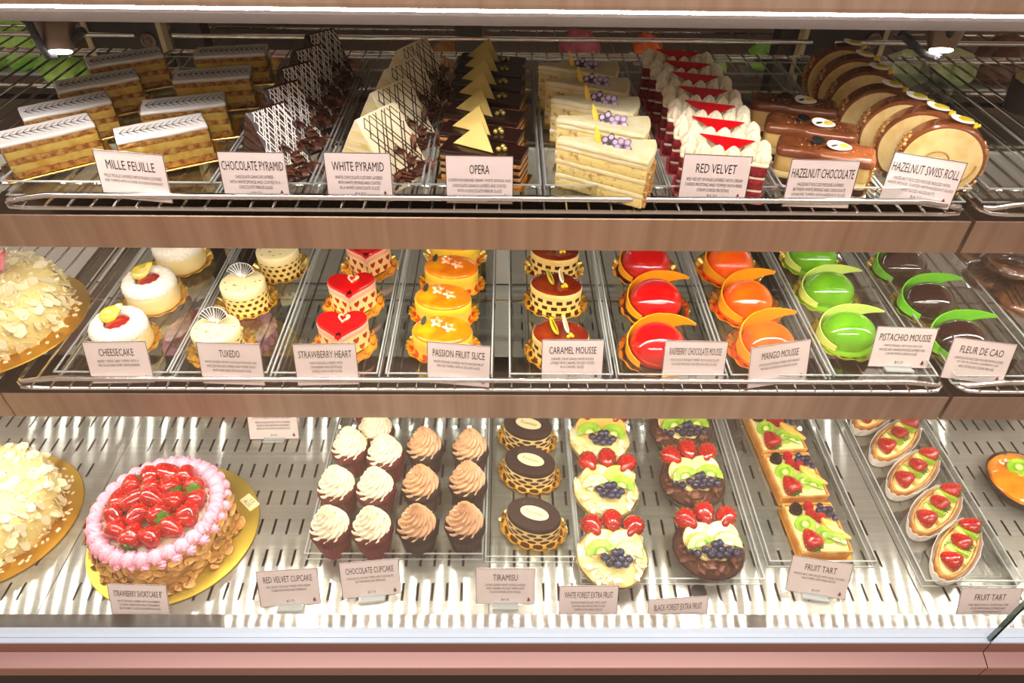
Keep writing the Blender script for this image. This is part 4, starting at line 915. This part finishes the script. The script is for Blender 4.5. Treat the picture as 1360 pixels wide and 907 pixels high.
# ================================================================== CUPCAKES
def make_cup(name, cake, wrap, cream, grp, seed):
    t = thing(name, 'x', 'cupcake', grp)
    mb = MB(); lathe(mb, [(.0235, 0), (.0245, .001), (.0325, .036), (.0318, .0362), (.024, .003), (.001, .003)], 64, 0, None, lambda th, i, r, z: (r * (1 + (.022 * (1 if int(th / (2 * PI) * 64) % 2 else -1) if r > .02 else 0)), z), cap=False); mb.obj('paper_wrapper', wrap, t, smooth=False)
    mb = MB(); lathe(mb, [(.030, .030), (.0335, .036), (.0350, .041), (.0335, .046), (.028, .050), (.001, .052)], 36, 0, None, lambda th, i, r, z: (r * (1 + .02 * math.sin(7 * th + seed)), z + .0008 * math.sin(5 * th + i))); mb.obj('cake_crown', cake, t)
    vs = []; fs = []; n = 72; m = 34; turns = 3.0
    for j in range(m + 1):
        v = j / m
        for k in range(n):
            th = 2 * PI * k / n; ph = (v * turns + th / (2 * PI)) % 1
            env = .0315 * (1 - v) ** .62 * (1 if v < .98 else .5) + .0006; bulge = .86 + .16 * math.sin(PI * ph) ** .6
            r = env * bulge * (1 + .045 * math.cos(11 * (th - v * 3.2))); z = .046 + .040 * v + .0012 * math.cos(11 * (th - v * 3.2))
            vs.append((r * math.cos(th), r * math.sin(th), z))
    for j in range(m):
        for k in range(n): k2 = (k + 1) % n; fs.append((j * n + k, j * n + k2, (j + 1) * n + k2, (j + 1) * n + k))
    fs.append(tuple(m * n + k for k in range(n))); mb = MB(); mb.add(vs, fs); mb.obj('cream_swirl', cream, t)
    mb = MB(); rr = random.Random(seed); cols = 5
    for k in range(60):
        q = vs[rr.randrange(n * 2, n * (m - 3))]; sph(mb, (q[0] * 1.01, q[1] * 1.01, q[2] + .0006), .00085, 5, k % cols)
    mb.obj('sprinkles', ['confetti', 'green_bag', 'blueberry', 'white_plaque', 'yellow_choc'], t)['kind'] = 'stuff'
    return t
zc = (.002, .084)
row(make_cup('red_velvet_cupcake', 'vel_cake', 'wrap_red', 'butter_cream', 'red velvet cupcakes', 1), [(436, 689), (492, 690), (445, 635), (497, 637), (463, 583), (510, 592), (497, 560), ('w', -.262, .934)], zc, 0,
    ['white frosted red cupcake at the front left corner of the tray', 'white frosted red cupcake with most sprinkles, second in the front row', 'white frosted red cupcake at left of the second row', 'white frosted red cupcake second from left in the second row',
     'white frosted red cupcake at left of the third row', 'white frosted red cupcake second from left in the third row', 'white frosted red cupcake cut off by the shelf, right of rear left one', 'hidden red velvet cupcake of which only dark crown shows behind'], (.98, .98, 1.3))
row(make_cup('chocolate_cupcake', 'choc_cake', 'wrap_brown', 'mocha_cream', 'chocolate cupcakes', 4), [(553, 687), (617, 684), (558, 634), (621, 629), (563, 583), (624, 585)], zc, 0,
    ['mocha frosted chocolate cupcake third in the front row', 'mocha frosted chocolate cupcake at the front right corner', 'mocha frosted chocolate cupcake third in the second row', 'mocha frosted chocolate cupcake at right of the second row', 'mocha frosted chocolate cupcake third in the third row', 'mocha frosted chocolate cupcake at right of the third row'], (.98, .98, 1.3))
# ================================================================== TIRAMISU
def make_tira():
    t = thing('tiramisu_cake', 'x', 'cake', 'oval tiramisu cakes'); doily(t, .055, .0425); o = ell(.0445, .032, 52)
    mb = MB(); solid(mb, o, [(.001, .002), (0, .003), (0, .034), (.0012, .037)]); mb.obj('spotted_sponge_band', 'tira_side', t)
    mb = MB(); solid(mb, o, [(.0010, .036), (.0004, .037), (.0006, .042), (.0022, .0445), (.010, .0450)], amp=.0003); mb.obj('cocoa_top', 'cocoa', t)
    p = plate(t, 'white_oval_plaque', ell(.0235, .0125, 30), .002, 'ivory', loc=(.001, 0, .0452))
    TXT.append(('Tiramisu', p, (0, 0, .0022), .030, .0068, 'ink'))
    return t
TIRA = make_tira()
# ================================================================== ROUND FRUIT TARTS
def make_forest(name, grp, choc, seed, sl):
    t = thing(name, 'x', 'tart', grp); rr = random.Random(seed)
    mb = MB(); lathe(mb, [(.040, 0), (.042, .0008), (.053, .020), (.0555, .0225), (.0558, .0238), (.054, .0228), (.052, .019), (.040, .002), (.001, .002)], 60, 0, None, lambda th, i, r, z: (r * (1 + .012 * math.cos(30 * th)), z + (.0008 * math.cos(15 * th) if z > .02 else 0)), cap=False); mb.obj('foil_cup', 'foil', t)
    mb = MB(); lathe(mb, [(.044, .008), (.052, .020), (.0525, .027), (.048, .033), (.036, .037), (.018, .0385), (.001, .039)], 48, 0, None, lambda th, i, r, z: (r * (1 + .025 * math.sin(6 * th + i)), z + .0012 * math.sin(9 * th + 2 * i))); mb.obj('cream_filling', 'vanilla_cream' if not choc else 'choc_sponge', t)
    if choc:
        mb = MB(); lathe(mb, [(.030, .034), (.028, .041), (.014, .044), (.001, .0445)], 30, 0, TR((0, -.002, 0)), lambda th, i, r, z: (r * (1 + .1 * math.sin(5 * th)), z)); mb.obj('cream_mound', 'vanilla_cream', t)
    for k in range(34):
        a = rr.uniform(PI * .98, PI * 2.02) if k % 5 else rr.uniform(0, PI); q = rr.uniform(.040, .052)
        f = fruit('chocolate_curl' if choc else 'white_flake', t, (q * math.cos(a), q * math.sin(a), .031 + (.052 - q) * .45 + rr.uniform(0, .003)), (rr.uniform(-.7, .7), rr.uniform(-.6, .6), rr.uniform(0, 6.3)), rr.uniform(.55, .95))
    for x, y, rz, ry in ((-.031, .034, .3, .5), (.000, .044, .0, .1), (.031, .034, -.3, -.5)): berry(t, (x, y, .0535), (R(-112) + rr.uniform(-.2, .2), ry, rz), 1.22, rr.random() > .4)
    for x, y, rz in ((-.018, .007, .2), (.018, .007, -.2)): fruit(sl, t, (x, y, .0455 + (.0015 if x > 0 else 0)), (R(34), R(-4 if x < 0 else 4), rz), 1.12)
    fruit('kiwi_half', t, (-.020, -.010, .0485), (R(34), R(-6), R(16)), 1.05); fruit('kiwi_half', t, (.022, -.010, .0485), (R(32), R(6), R(-16)), 1.05)
    pts = [(-.013, -.014), (-.002, -.016), (.009, -.015), (.019, -.016), (-.007, -.023), (.004, -.025), (.014, -.024), (.001, -.008), (.008, -.006)]
    if choc: pts += [(-.024, -.018), (-.034, -.012), (.028, -.020)]
    for k, (x, y) in enumerate(pts): fruit('blueberry', t, (x * 1.12, y - .004, .0505 + (.004 if k > 6 and k < 9 else 0) - (.003 if k > 8 else 0)), (rr.uniform(-.9, .5), rr.uniform(-.6, .6), 0), rr.uniform(1.05, 1.2))
    return t
WF = make_forest('white_forest_fruit_tart', 'round white forest fruit tarts', False, 2, 'peach_slice')
BF = make_forest('black_forest_fruit_tart', 'round black forest fruit tarts', True, 5, 'apple_slice')
row(WF, [(814, 733, -3), (806, 645, -6), (797, 577, -6)], (.002, .042), 0, [n + ' round tart with cream, kiwi, blueberries and strawberries in foil' for n in n3], (1.06,) * 3)
row(BF, [(943, 722, 3), (921, 633, 6), (905, 566, 6)], (.002, .042), 0, [n + ' round tart with chocolate curls, kiwi, blueberries and strawberries' for n in n3], (1.06,) * 3)
# ================================================================== SQUARE FRUIT TARTS
def make_square():
    t = thing('square_fruit_tart', 'x', 'tart', 'square fruit tarts on gold boards'); w, d = .088, .100; rr = random.Random(3)
    plate(t, 'gold_board', rrect(w + .006, d + .008, .002), .0016, 'amber_board')
    mb = MB(); o = rrect(w, d, .003, .006); solid(mb, o, [(.003, .0015), (0, .018), (.0008, .0195), (.0032, .019), (.0045, .010), (.01, .009)], amp=.0004); mb.obj('tart_shell', 'crust', t)
    mb = MB(); solid(mb, rrect(w - .008, d - .008, .002, .008), [(0, .009), (.0005, .016), (.006, .018)], amp=.0012, freq=50); mb.obj('custard_filling', 'vanilla_cream', t)
    z = .0195
    fruit('blackberry', t, (-.026, .032, z - .002), (R(-20), 0, 0), 1.05)
    for x, y in ((-.002, .036), (-.004, .020), (.011, .012)): fruit('raspberry', t, (x, y, z), (R(-25), rr.uniform(-.3, .3), 0), 1.05)
    for x, y, q in ((.019, .040, 0), (.030, .033, 0), (.021, .029, .004), (.034, .024, 0), (.026, .020, .002), (.036, .014, 0), (.013, .030, 0), (.030, .027, .007)): fruit('blueberry', t, (x, y, z + .004 + q), (rr.uniform(-.9, .4), 0, 0), 1.0)
    fruit('kiwi_slice', t, (-.020, .005, z), (R(18), R(-8), R(10)), .98); fruit('kiwi_slice', t, (.006, -.018, z + .001), (R(24), R(8), R(-20)), .95); fruit('kiwi_half', t, (.019, -.030, z + .001), (R(15), 0, R(-30)), .85)
    berry(t, (-.022, -.031, z + .008), (R(100), R(10), R(20)), 1.2)
    fruit('peach_wedge', t, (.020, -.008, z + .004), (R(10), R(8), R(-42)), 1.05); fruit('peach_wedge', t, (.030, -.016, z + .002), (R(10), R(8), R(-45)), .95)
    return t
row(make_square(), [(1085, 700, 2), (1057, 630, 2), (1031, 572, 2)], (.002, .021), 2, [n + ' square fruit tart on its gold board' for n in n3])
# ================================================================== OVAL FRUIT TARTS
def make_oval():
    t = thing('oval_fruit_tart', 'x', 'tart', 'oval fruit tarts in white paper'); a, b = .060, .027; rr = random.Random(6)
    mb = MB(); solid(mb, ell(a + .006, b + .0065, 60), [(.006, 0), (.0045, .001), (0, .020), (.0006, .0202), (.005, .003), (.012, .0018)], mid=0); 
    for i, v in enumerate(mb.v):
        if v[2] > .015: mb.v[i] = (v[0], v[1], v[2] + .0022 * math.sin(16 * math.atan2(v[1] / b, v[0] / a)))
    mb.obj('paper_case', 'paper', t)
    mb = MB(); solid(mb, ell(a, b, 44), [(.007, .002), (.003, .006), (0, .020), (.0006, .0225), (.003, .0228), (.0045, .018)], amp=.0004); mb.obj('pastry_shell', 'crust', t)
    mb = MB(); solid(mb, ell(a - .004, b - .004, 36), [(0, .017), (.001, .021), (.006, .024)], amp=.001, freq=60); mb.obj('custard_filling', 'vanilla_cream', t)
    for x in (-.036, .003, .041): berry(t, (x, 0, .032), (R(95) + rr.uniform(-.2, .2), R(80), rr.uniform(-.4, .4)), 1.05, x > -.03)
    for k, x in enumerate((-.019, .021)):
        fruit('pineapple_stick', t, (x - .004, 0, .026), (R(12), R(-12), R(82)), (1.22, 1, 1)); fruit('kiwi_stick', t, (x + .006, 0, .0265), (R(6), R(12), R(84)), (1.22, 1, 1))
    return t
row(make_oval(), [(1272, 728, 46), (1243, 676, 41), (1214, 626, 40), (1190, 583, 40), ('w', .745, .955, 42)], (.002, .026), 42, [n + ' oval fruit tart in a white paper case' for n in ('frontmost', 'second', 'third', 'fourth', 'rearmost')], (1.16, .97, 1.12))
row(TIRA, [(709, 683, -20), (704, 612, -19), (701, 564, -18)], (.002, .047), -19, [n + ' oval tiramisu cake with cocoa top on gold doily' for n in n3], (1.06,) * 3)
# ================================================================== ODD ITEMS
x, y = at(1362, 640, .02); t = thing('orange_glazed_tart', 'round orange glazed tart with kiwi in a dark pan, right edge', 'tart', None, (x, y, .001))
mb = MB(); lathe(mb, [(.052, 0), (.054, .001), (.066, .024), (.0675, .0245), (.064, .0225), (.052, .003), (.001, .003)], 56, cap=False); mb.obj('dark_pan', 'pan', t)
mb = MB(); lathe(mb, [(.055, .010), (.063, .022), (.061, .027), (.046, .033), (.024, .036), (.001, .037)], 48, 0, None, lambda th, i, r, z: (r * (1 + .015 * math.sin(8 * th + i)), z + .001 * math.sin(6 * th + i))); mb.obj('orange_filling', 'orange_glaze', t)
fruit('kiwi_slice', t, (-.012, .018, .036), (R(14), R(-10), 0), 1.1); fruit('kiwi_slice', t, (.012, .006, .0375), (R(8), R(6), 0), 1.1); berry(t, (.02, .03, .045), (1.6, .2, 0))
x, y = at(1292, 520, .001); t = thing('dark_baking_pan', 'dark round pan showing just below the middle shelf, right', 'pan', None, (x, y, .001))
mb = MB(); lathe(mb, [(.070, 0), (.072, .001), (.086, .026), (.088, .0265), (.084, .0245), (.070, .003), (.001, .003)], 56, cap=False); mb.obj('pan_body', 'pan', t)
mb = MB(); lathe(mb, [(.076, .012), (.081, .020), (.050, .024), (.001, .025)], 40, 0, None, lambda th, i, r, z: (r, z + .0015 * math.sin(7 * th + i))); mb.obj('cake_filling', 'choc_sponge', t)
# wrapped cookies on the right of the middle level
def cookie(px, py, z, yaw, label, half=False):
    x, y = at(px, py, M_ + z); t = thing('chocolate_dipped_cookie', label, 'cookie', 'chocolate dipped cookies in clear wrap', (x, y, M_ + z), yaw)
    out = ell(.040, .040, 36) if not half else [(.044 * math.cos(a), .044 * math.sin(a)) for a in [PI * k / 22 for k in range(23)]]
    mb = MB(); solid(mb, out, [(.003, 0), (0, .003), (0, .007), (.004, .011), (.012, .0125)], amp=.0015, freq=70); mb.obj('cookie_body', 'cookie', t)
    mb = MB(); rr = random.Random(px)
    for k in range(6): tube(mb, [(-.034, -.02 + k * .009, .0125), (0, -.018 + k * .009 + rr.uniform(-.003, .003), .0142), (.034, -.016 + k * .009, .0125)], .0009, 5)
    mb.obj('chocolate_stripes', 'stripe_black', t)
    mb = MB(); solid(mb, ell(.052, .050, 26), [(.002, -.0005), (0, .004), (.004, .014), (.014, .0175), (.03, .0165)], amp=.0045, freq=110, seed=px); mb.obj('clear_wrap', 'wrap', t)
    return t
cookie(1302, 338, .004, 20, 'flat brown cookie behind the dark chocolate domes, in clear wrap')
cookie(1346, 352, .030, -10, 'wrapped cookie with chocolate stripes at the right edge, on top')
cookie(1352, 352, .012, 40, 'wrapped cookie lying under the striped one at the right edge')
cookie(1357, 400, .004, 75, 'half round wrapped cookie nearest the front at the right edge')
cookie(1320, 372, .003, 10, 'thin wrapped cookie just right of the green collar of middle chocolate dome')
# chocolate cup at the top right
x, y = at(1366, 130, T + .02); t = thing('chocolate_cup_dessert', 'small dark chocolate cup topped with cream, upper right edge', 'dessert', None, (x, y, T))
mb = MB(); lathe(mb, [(.026, 0), (.028, .001), (.033, .046), (.031, .0465), (.001, .042)], 40, 0, None, lambda th, i, r, z: (r * (1 + .012 * math.cos(20 * th)), z)); mb.obj('chocolate_cup', 'choc_cake', t)
mb = MB(); lathe(mb, [(.029, .041), (.028, .050), (.018, .060), (.006, .066), (.0005, .068)], 40, 0, None, lambda th, i, r, z: (r * (1 + .08 * math.cos(7 * th + i)), z)); mb.obj('cream_top', 'vanilla_cream', t)
leafp(t, 'nut_plaque', 'nut_crumb', .022, .012, (-.006, -.006, .062), (R(40), R(-20), R(30)), 1, .004)
# deck drain plug
x, y = at(928, 786, 0); mb = MB(); lathe(mb, [(.0125, .0), (.0125, .0010), (.0115, .0016), (.001, .0016)], 32, 0, TR((x, y, .0002))); tag(mb.obj('drain_plug', 'black'), 'round black plug in the steel deck behind the black forest card', 'plug')
# goods on the far racks behind the upper level
def lump(name, label, cat, m, px, py, yy, sx, sy, sz, seed, grp=None):
    x, z = atD(px, py, yy); t = thing(name, label, cat, grp, (x, yy, z)); mb = MB(); n = 20; vs = []; fs = []
    for k, (dx, dz, q) in enumerate(((0, 0, 1), (-.5, -.12, .72), (.48, -.15, .7))):
        mb2 = MB(); sph(mb2, (dx * sx, 0, dz * sz), sx * q, 22, 0, (1, sy / sx, sz / sx))
        mb.add([Vector(v) + noise.noise_vector(Vector(v) * 38 + Vector((seed, k, 0))) * sx * .28 for v in mb2.v], mb2.f)
    mb.obj('wrapped_contents', m, t)
    mb = MB(); box(mb, -sx * 1.2, sx * 1.2, -sy * .9, sy * .9, -sz * 1.02, -sz * .90); mb.obj('package_tray', 'acrylic_lit_edge', t, smooth=False)
    return t
for a in (('green_package', 'bright green leafy package behind the rear wires, far upper left', 'package', 'green_bag', 20, 62, 1.70, .085, .05, .05, 1),
          ('green_package', 'pale green package just right of the left spot lamp, behind wires', 'package', 'green_bag', 92, 92, 1.48, .050, .04, .026, 2),
          ('amber_package', 'amber wrapped package behind the third and fourth mille feuille', 'package', 'amber_bag', 345, 82, 1.46, .035, .04, .035, 3),
          ('brown_package', 'brown wrapped package behind the white pyramids', 'package', 'brown_bag', 455, 88, 1.46, .045, .04, .034, 4),
          ('amber_package', 'amber package between the white pyramids and opera slices', 'package', 'amber_bag', 592, 82, 1.46, .032, .04, .040, 5),
          ('pink_package', 'pink wrapped package behind the almond cake wedges', 'package', 'pink_bag', 772, 60, 1.5, .035, .04, .028, 6),
          ('orange_package', 'orange package behind the red velvet slices', 'package', 'dome_orange', 862, 62, 1.5, .028, .04, .026, 7),
          ('green_package', 'bright green package right of the rearmost red velvet slice', 'package', 'green_bag', 945, 92, 1.46, .030, .03, .030, 8),
          ('green_package', 'small bright green package beside the right dark upright', 'package', 'green_bag', 1012, 76, 1.5, .030, .03, .030, 9),
          ('pale_green_package', 'pale green bag behind the swiss roll slices', 'package', 'pale_bag', 1200, 92, 1.46, .045, .04, .036, 10),
          ('pale_green_package', 'rounded pale green bag below the right spot lamp', 'package', 'pale_bag', 1270, 90, 1.46, .040, .04, .034, 11),
          ('brown_package', 'brown wrapped package behind the empty tray at upper right', 'package', 'brown_bag', 1335, 82, 1.48, .060, .05, .045, 12)): lump(*a)
# far rack on which these stand
tf = thing('rear_wire_shelf', 'chrome wire shelf behind the case with wrapped goods', 'shelf')
for yy, zz in ((1.43, .545), (1.60, .545), (1.45, .66), (1.60, .66)):
    mb = MB(); tube(mb, [(-1.5, yy, zz), (1.4, yy, zz)], .0035); mb.obj('long_rod', 'chrome', tf)
mb = MB(); tube(mb, [(0, 1.43, .548), (0, 1.6, .548)], .0016, 6); me = mb.mesh('wire', 'chrome')
for k in range(1, 74): link('wire', me, tf, (-1.5 + k * .0392, 0, 0))
me2 = me
for k in range(1, 74): link('wire', me2, tf, (-1.5 + k * .0392, 0, .115))

# ================================================================== PRICE CARDS
def emblem(parent, loc, s):
    mb = MB()
    for k, (z0, w, h) in enumerate(((0, .5, .34), (.22, .42, .34), (.44, .32, .34), (.64, .20, .34))): mb.add([(-w, z0 + .16, 0), (w, z0 + .16, 0), (0, z0 + .16 + h, 0)], [(0, 1, 2)])
    mb.add([(-.07, 0, 0), (.07, 0, 0), (.07, .2, 0), (-.07, .2, 0)], [(0, 1, 2, 3)]); mb.add([(-.22, -.03, 0), (.22, -.03, 0), (.22, .03, 0), (-.22, .03, 0)], [(0, 1, 2, 3)])
    mb.v = [(x * s, y * s, z) for x, y, z in mb.v]; mb.obj('tree_emblem', 'wrap_red', parent, smooth=False, loc=loc)
def card(title, lines, price, a, b, zt, lean=None, w=.089, h=None, lab=None, holder=True):
    lean = 11 if zt > .6 else 17 if zt > .3 else 24; h = .059 if zt > .6 else .0655
    xa, ya = at(a[0], a[1], zt); xb, yb = at(b[0], b[1], zt)
    yaw = math.atan2(yb - ya, xb - xa); w = min(.095, max(.080, math.hypot(xb - xa, yb - ya))); cx, cy = (xa + xb) / 2, (ya + yb) / 2
    t = thing('price_card', lab or 'pinkish price card lettered %s' % title.title(), 'sign', 'price cards', (cx, cy, zt), 0)
    q = Matrix.Rotation(yaw, 4, 'Z') @ Matrix.Rotation(R(90 - lean), 4, 'X'); t.matrix_world = Matrix.Translation((cx, cy, zt)) @ q @ Matrix.Translation((0, -h / 2, 0))
    mb = MB(); box(mb, -w / 2, w / 2, -h / 2, h / 2, -.0006, 0); mb.obj('paper_card', 'card', t, smooth=False)
    mb = MB(); e = .0007; X, Y = w / 2, h / 2
    for x0, x1, y0, y1 in ((-X, X, Y - e, Y), (-X, X, -Y, -Y + e), (-X, -X + e, -Y, Y), (X - e, X, -Y, Y)): box(mb, x0, x1, y0, y1, 0, .0003)
    mb.obj('border_line', 'card_line', t, smooth=False)
    if zt < .1 or title[:4] == 'PIST':
        mb = MB(); box(mb, -.020, .020, -Y - .002, -Y + .0005, -.002, .012); box(mb, -.020, .020, -Y - .002, -Y + .004, .0006, .0020); mb.obj('clear_holder', 'acrylic_lit_edge', t, smooth=False)
    TXT.append((title, t, (0, Y - .0165, .0004), min(.074, .0048 * len(title)), .0112, 'ink'))
    for k, l in enumerate(lines): TXT.append((l, t, (0, Y - .0300 - k * .0064, .0004), min(.078, .00185 * len(l)), .0040, 'ink'))
    TXT.append((price, t, (0, -Y + .0085, .0004), .0125, .0048, 'ink')); emblem(t, (X - .0095, -Y + .0052, .0004), .0072)
ZT = T + .0575; ZM = M_ + .0625; ZB = .0615
card('MILLE FEUILLE', ['MILLE FEUILLE LAYERED WITH PLAIN CUSTARD', 'AND TOPPED WITH A LAYER OF LIQUID FONDANT'], '$3.75', (122, 198), (216, 206), ZT)
card('CHOCOLATE PYRAMID', ['CHOCOLATE GANACHE LAYERED', 'WITH WHITE SPONGE AND COATED IN A', 'CHOCOLATE MIRROR GLAZE'], '$4.50', (287, 201), (377, 202.5), ZT)
card('WHITE PYRAMID', ['WHITE CHOCOLATE CUSTARD LAYERED', 'WITH WHITE SPONGE AND COATED', 'IN A WHITE CHOCOLATE GLAZE'], '$4.50', (429, 202), (518, 203.5), ZT)
card('OPERA', ['COFFEE MOUSSELINE CREAM, WHITE SPONGE AND', 'CHOCOLATE GANACH LAYERED AND COATED', 'WITH A CHOCOLATE MIRROR GLAZE'], '$4.50', (591, 206), (682, 207.5), ZT)
card('RED VELVET', ['RED VELVET SPONGE LAYERED WITH CREAM', 'CHEESE FROSTING AND TOPPED WITH PIPED', 'CREAM CHEESE FROSTING'], '$4.50', (909, 204), (1000.5, 208), ZT + .002)
card('HAZELNUT CHOCOLATE', ['HAZELNUT ROCCED MOUSSE LAYERED', 'BETWEEN WHITE SPONGE AND CHOCOLATE', 'GANACHE, TOPPED WITH HAZELNUT GLAZE'], '$4.50', (1052, 211), (1143.7, 213.6), ZT)
card('HAZELNUT SWISS ROLL', ['HAZELNUT ROCCED MOUSSE ROLLED WITH', 'WHITE SPONGE, COATED WITH HAZELNUT GLAZE', 'AND SLICED HAZELNUTS'], '$4.50', (1194, 202), (1280.5, 215.5), ZT)
card('CHEESECAKE', ['BAKED CHEESE CAKE TOPPED WITH A', 'RED GLAZE AND WHIP CREAM BORDER'], '$4.99', (108, 454), (193, 453), ZM)
card('TUXEDO', ['WHITE SPONGE, WHITE CHOCOLATE MOUSSE AND', 'ROCCED MOUSSE LAYERED AND TOPPED WITH', 'WHITE AND DARK CHOCOLATE GLAZE'], '$4.50', (260, 454), (345, 457), ZM)
card('STRAWBERRY HEART', ['WHITE SPONGE LAYERED WITH', 'STRAWBERRY ROCCED MOUSSE', 'TOPPED WITH A RED GLAZE'], '$4.50', (387.5, 457), (472, 455.5), ZM)
card('PASSION FRUIT SLICE', ['WHITE SPONGE LAYERED WITH PASSION FRUIT', 'MOUSSE TOPPED WITH A YELLOW GLAZE'], '$4.50', (567, 453), (652, 460), ZM)
card('CARAMEL MOUSSE', ['CARAMEL SYRUP SOAKED WHITE SPONGE', 'LAYERED WITH CARAMEL MOUSSE COATED', 'IN A CARAMEL GLAZE'], '$4.50', (720, 451), (803, 451), ZM)
card('RASPBERRY CHOCOLATE MOUSSE', ['CHOCOLATE SPONGE TOPPED WITH CHOCOLATE', 'ROCCED MOUSSE COATED IN A RED GLAZE'], '$4.50', (884, 452), (968, 453.5), ZM)
card('MANGO MOUSSE', ['CHOCOLATE SPONGE LAYERED WITH MANGO', 'MOUSSE COATED IN A ORANGE GLAZE'], '$4.50', (997.6, 462), (1078, 450), ZM)
card('PISTACHIO MOUSSE', ['WHITE SPONGE, PISTACHIO ROCCED', 'MOUSSE AND ORANGE MOUSSE LAYERED AND', 'COATED WITH A GREEN GLAZE'], '$4.50', (1166, 433), (1247, 436), ZM)
card('FLEUR DE CAO', ['CHOCOLATE ROCCED MOUSSE WITH LAYERS', 'OF WHITE SPONGE, RASPBERRY JAM', 'AND PISTACHIO CREME BRULEE'], '$4.99', (1267.5, 447.5), (1352, 458), ZM)
card('STRAWBERRY SHORTCAKE 8"', ['WHITE SPONGE LAYERED WITH STRAWBERRY', 'CUSTARD CREAM AND FRESH STRAWBERRY', 'SLICES AND COATED IN ALMOND SLICES'], '$25.00', (141.6, 775), (220.5, 777.5), ZB)
card('RED VELVET CUPCAKE', ['RED VELVET CUPCAKE TOPPED WITH CREAM', 'CHEESE FROSTING AND SPRINKLES'], '$3.75', (339.4, 759), (421, 754), ZB)
card('CHOCOLATE CUPCAKE', ['CHOCOLATE CUPCAKE TOPPED WITH CHOCOLATE', 'BUTTERCREAM AND SPRINKLES'], '$3.75', (449.6, 748), (529, 741.5), ZB)
card('TIRAMISU', ['COFFEE SOAKED WHITE SPONGE LAYERED', 'WITH TIRAMISU MOUSSE TOPPED WITH', 'COCOA POWDER DUSTED MOUSSE'], '$4.50', (631.7, 754.5), (711, 755), ZB)
card('WHITE FOREST EXTRA FRUIT', ['WHITE SPONGE ROLLED WITH LIGHT', 'CUSTARD AND WHOLE FRUITS AND', 'TOPPED WITH FRESH FRUITS'], '$4.99', (743, 778), (822, 777.6), ZB)
card('BLACK FOREST EXTRA FRUIT', ['CHOCOLATE SPONGE ROLLED WITH LIGHT', 'CUSTARD AND WHOLE FRUITS AND TOPPED WITH'], '$4.99', (861.6, 795.5), (941, 791.5), .050)
card('FRUIT TART', ['WHITE SABLE TART FILLED WITH PLAIN CUSTARD', 'AND TOPPED WITH FRESH FRUITS'], '$4.99', (1053, 737.5), (1134, 750), ZB, lab='price card lettered Fruit Tart in front of the square tarts')
card('FRUIT TART', ['OVAL WHITE CHOCO COATED SABLE TART', 'FILLED WITH PLAIN CUSTARD AND', 'TOPPED WITH FRESH FRUITS'], '$4.99', (1277.6, 781), (1359, 781), ZB, lab='price card lettered Fruit Tart in front of the oval tarts')
card('STRAWBERRY SHORTCAKE 8"', ['WHITE SPONGE LAYERED WITH STRAWBERRY', 'CUSTARD CREAM AND FRESH STRAWBERRY', 'SLICES AND COATED IN ALMOND SLICES'], '$25.00', (326, 542), (394, 541), ZB, lab='price card under the middle shelf front, left of the cupcakes')

# lettering: text curves turned into meshes, scaled to the width and height they need
done = {}
jobs = []
for s, par, loc, w, h, m in TXT:
    if s not in done:
        c = bpy.data.curves.new('lettering', 'FONT'); c.body = s; c.align_x = 'CENTER'; c.align_y = 'CENTER'; c.resolution_u = 2; c.offset = 0 if h > .006 else -.004
        o = bpy.data.objects.new('lettering', c); COL.objects.link(o); done[s] = o
bpy.context.view_layer.update(); dg = bpy.context.evaluated_depsgraph_get(); meshes = {}
for s, o in done.items():
    me = bpy.data.meshes.new_from_object(o.evaluated_get(dg)); xs = [v.co.x for v in me.vertices]; ys = [v.co.y for v in me.vertices]
    cx, cy = (max(xs) + min(xs)) / 2, (max(ys) + min(ys)) / 2
    for v in me.vertices: v.co.x -= cx; v.co.y -= cy
    me.materials.clear(); me.materials.append(MATS['ink']); meshes[s] = (me, max(xs) - min(xs), max(ys) - min(ys))
for o in done.values(): c = o.data; bpy.data.objects.remove(o); bpy.data.curves.remove(c)
for s, par, loc, w, h, m in TXT:
    me, W0, H0 = meshes[s]; link('lettering', me, par, loc, None, (w / W0, h / H0, 1))
    if par.name.startswith('white_oval'):
        for o in bpy.data.objects:
            if o is not par and o.name.startswith('white_oval'): link('lettering', me, o, loc, None, (w / W0, h / H0, 1))
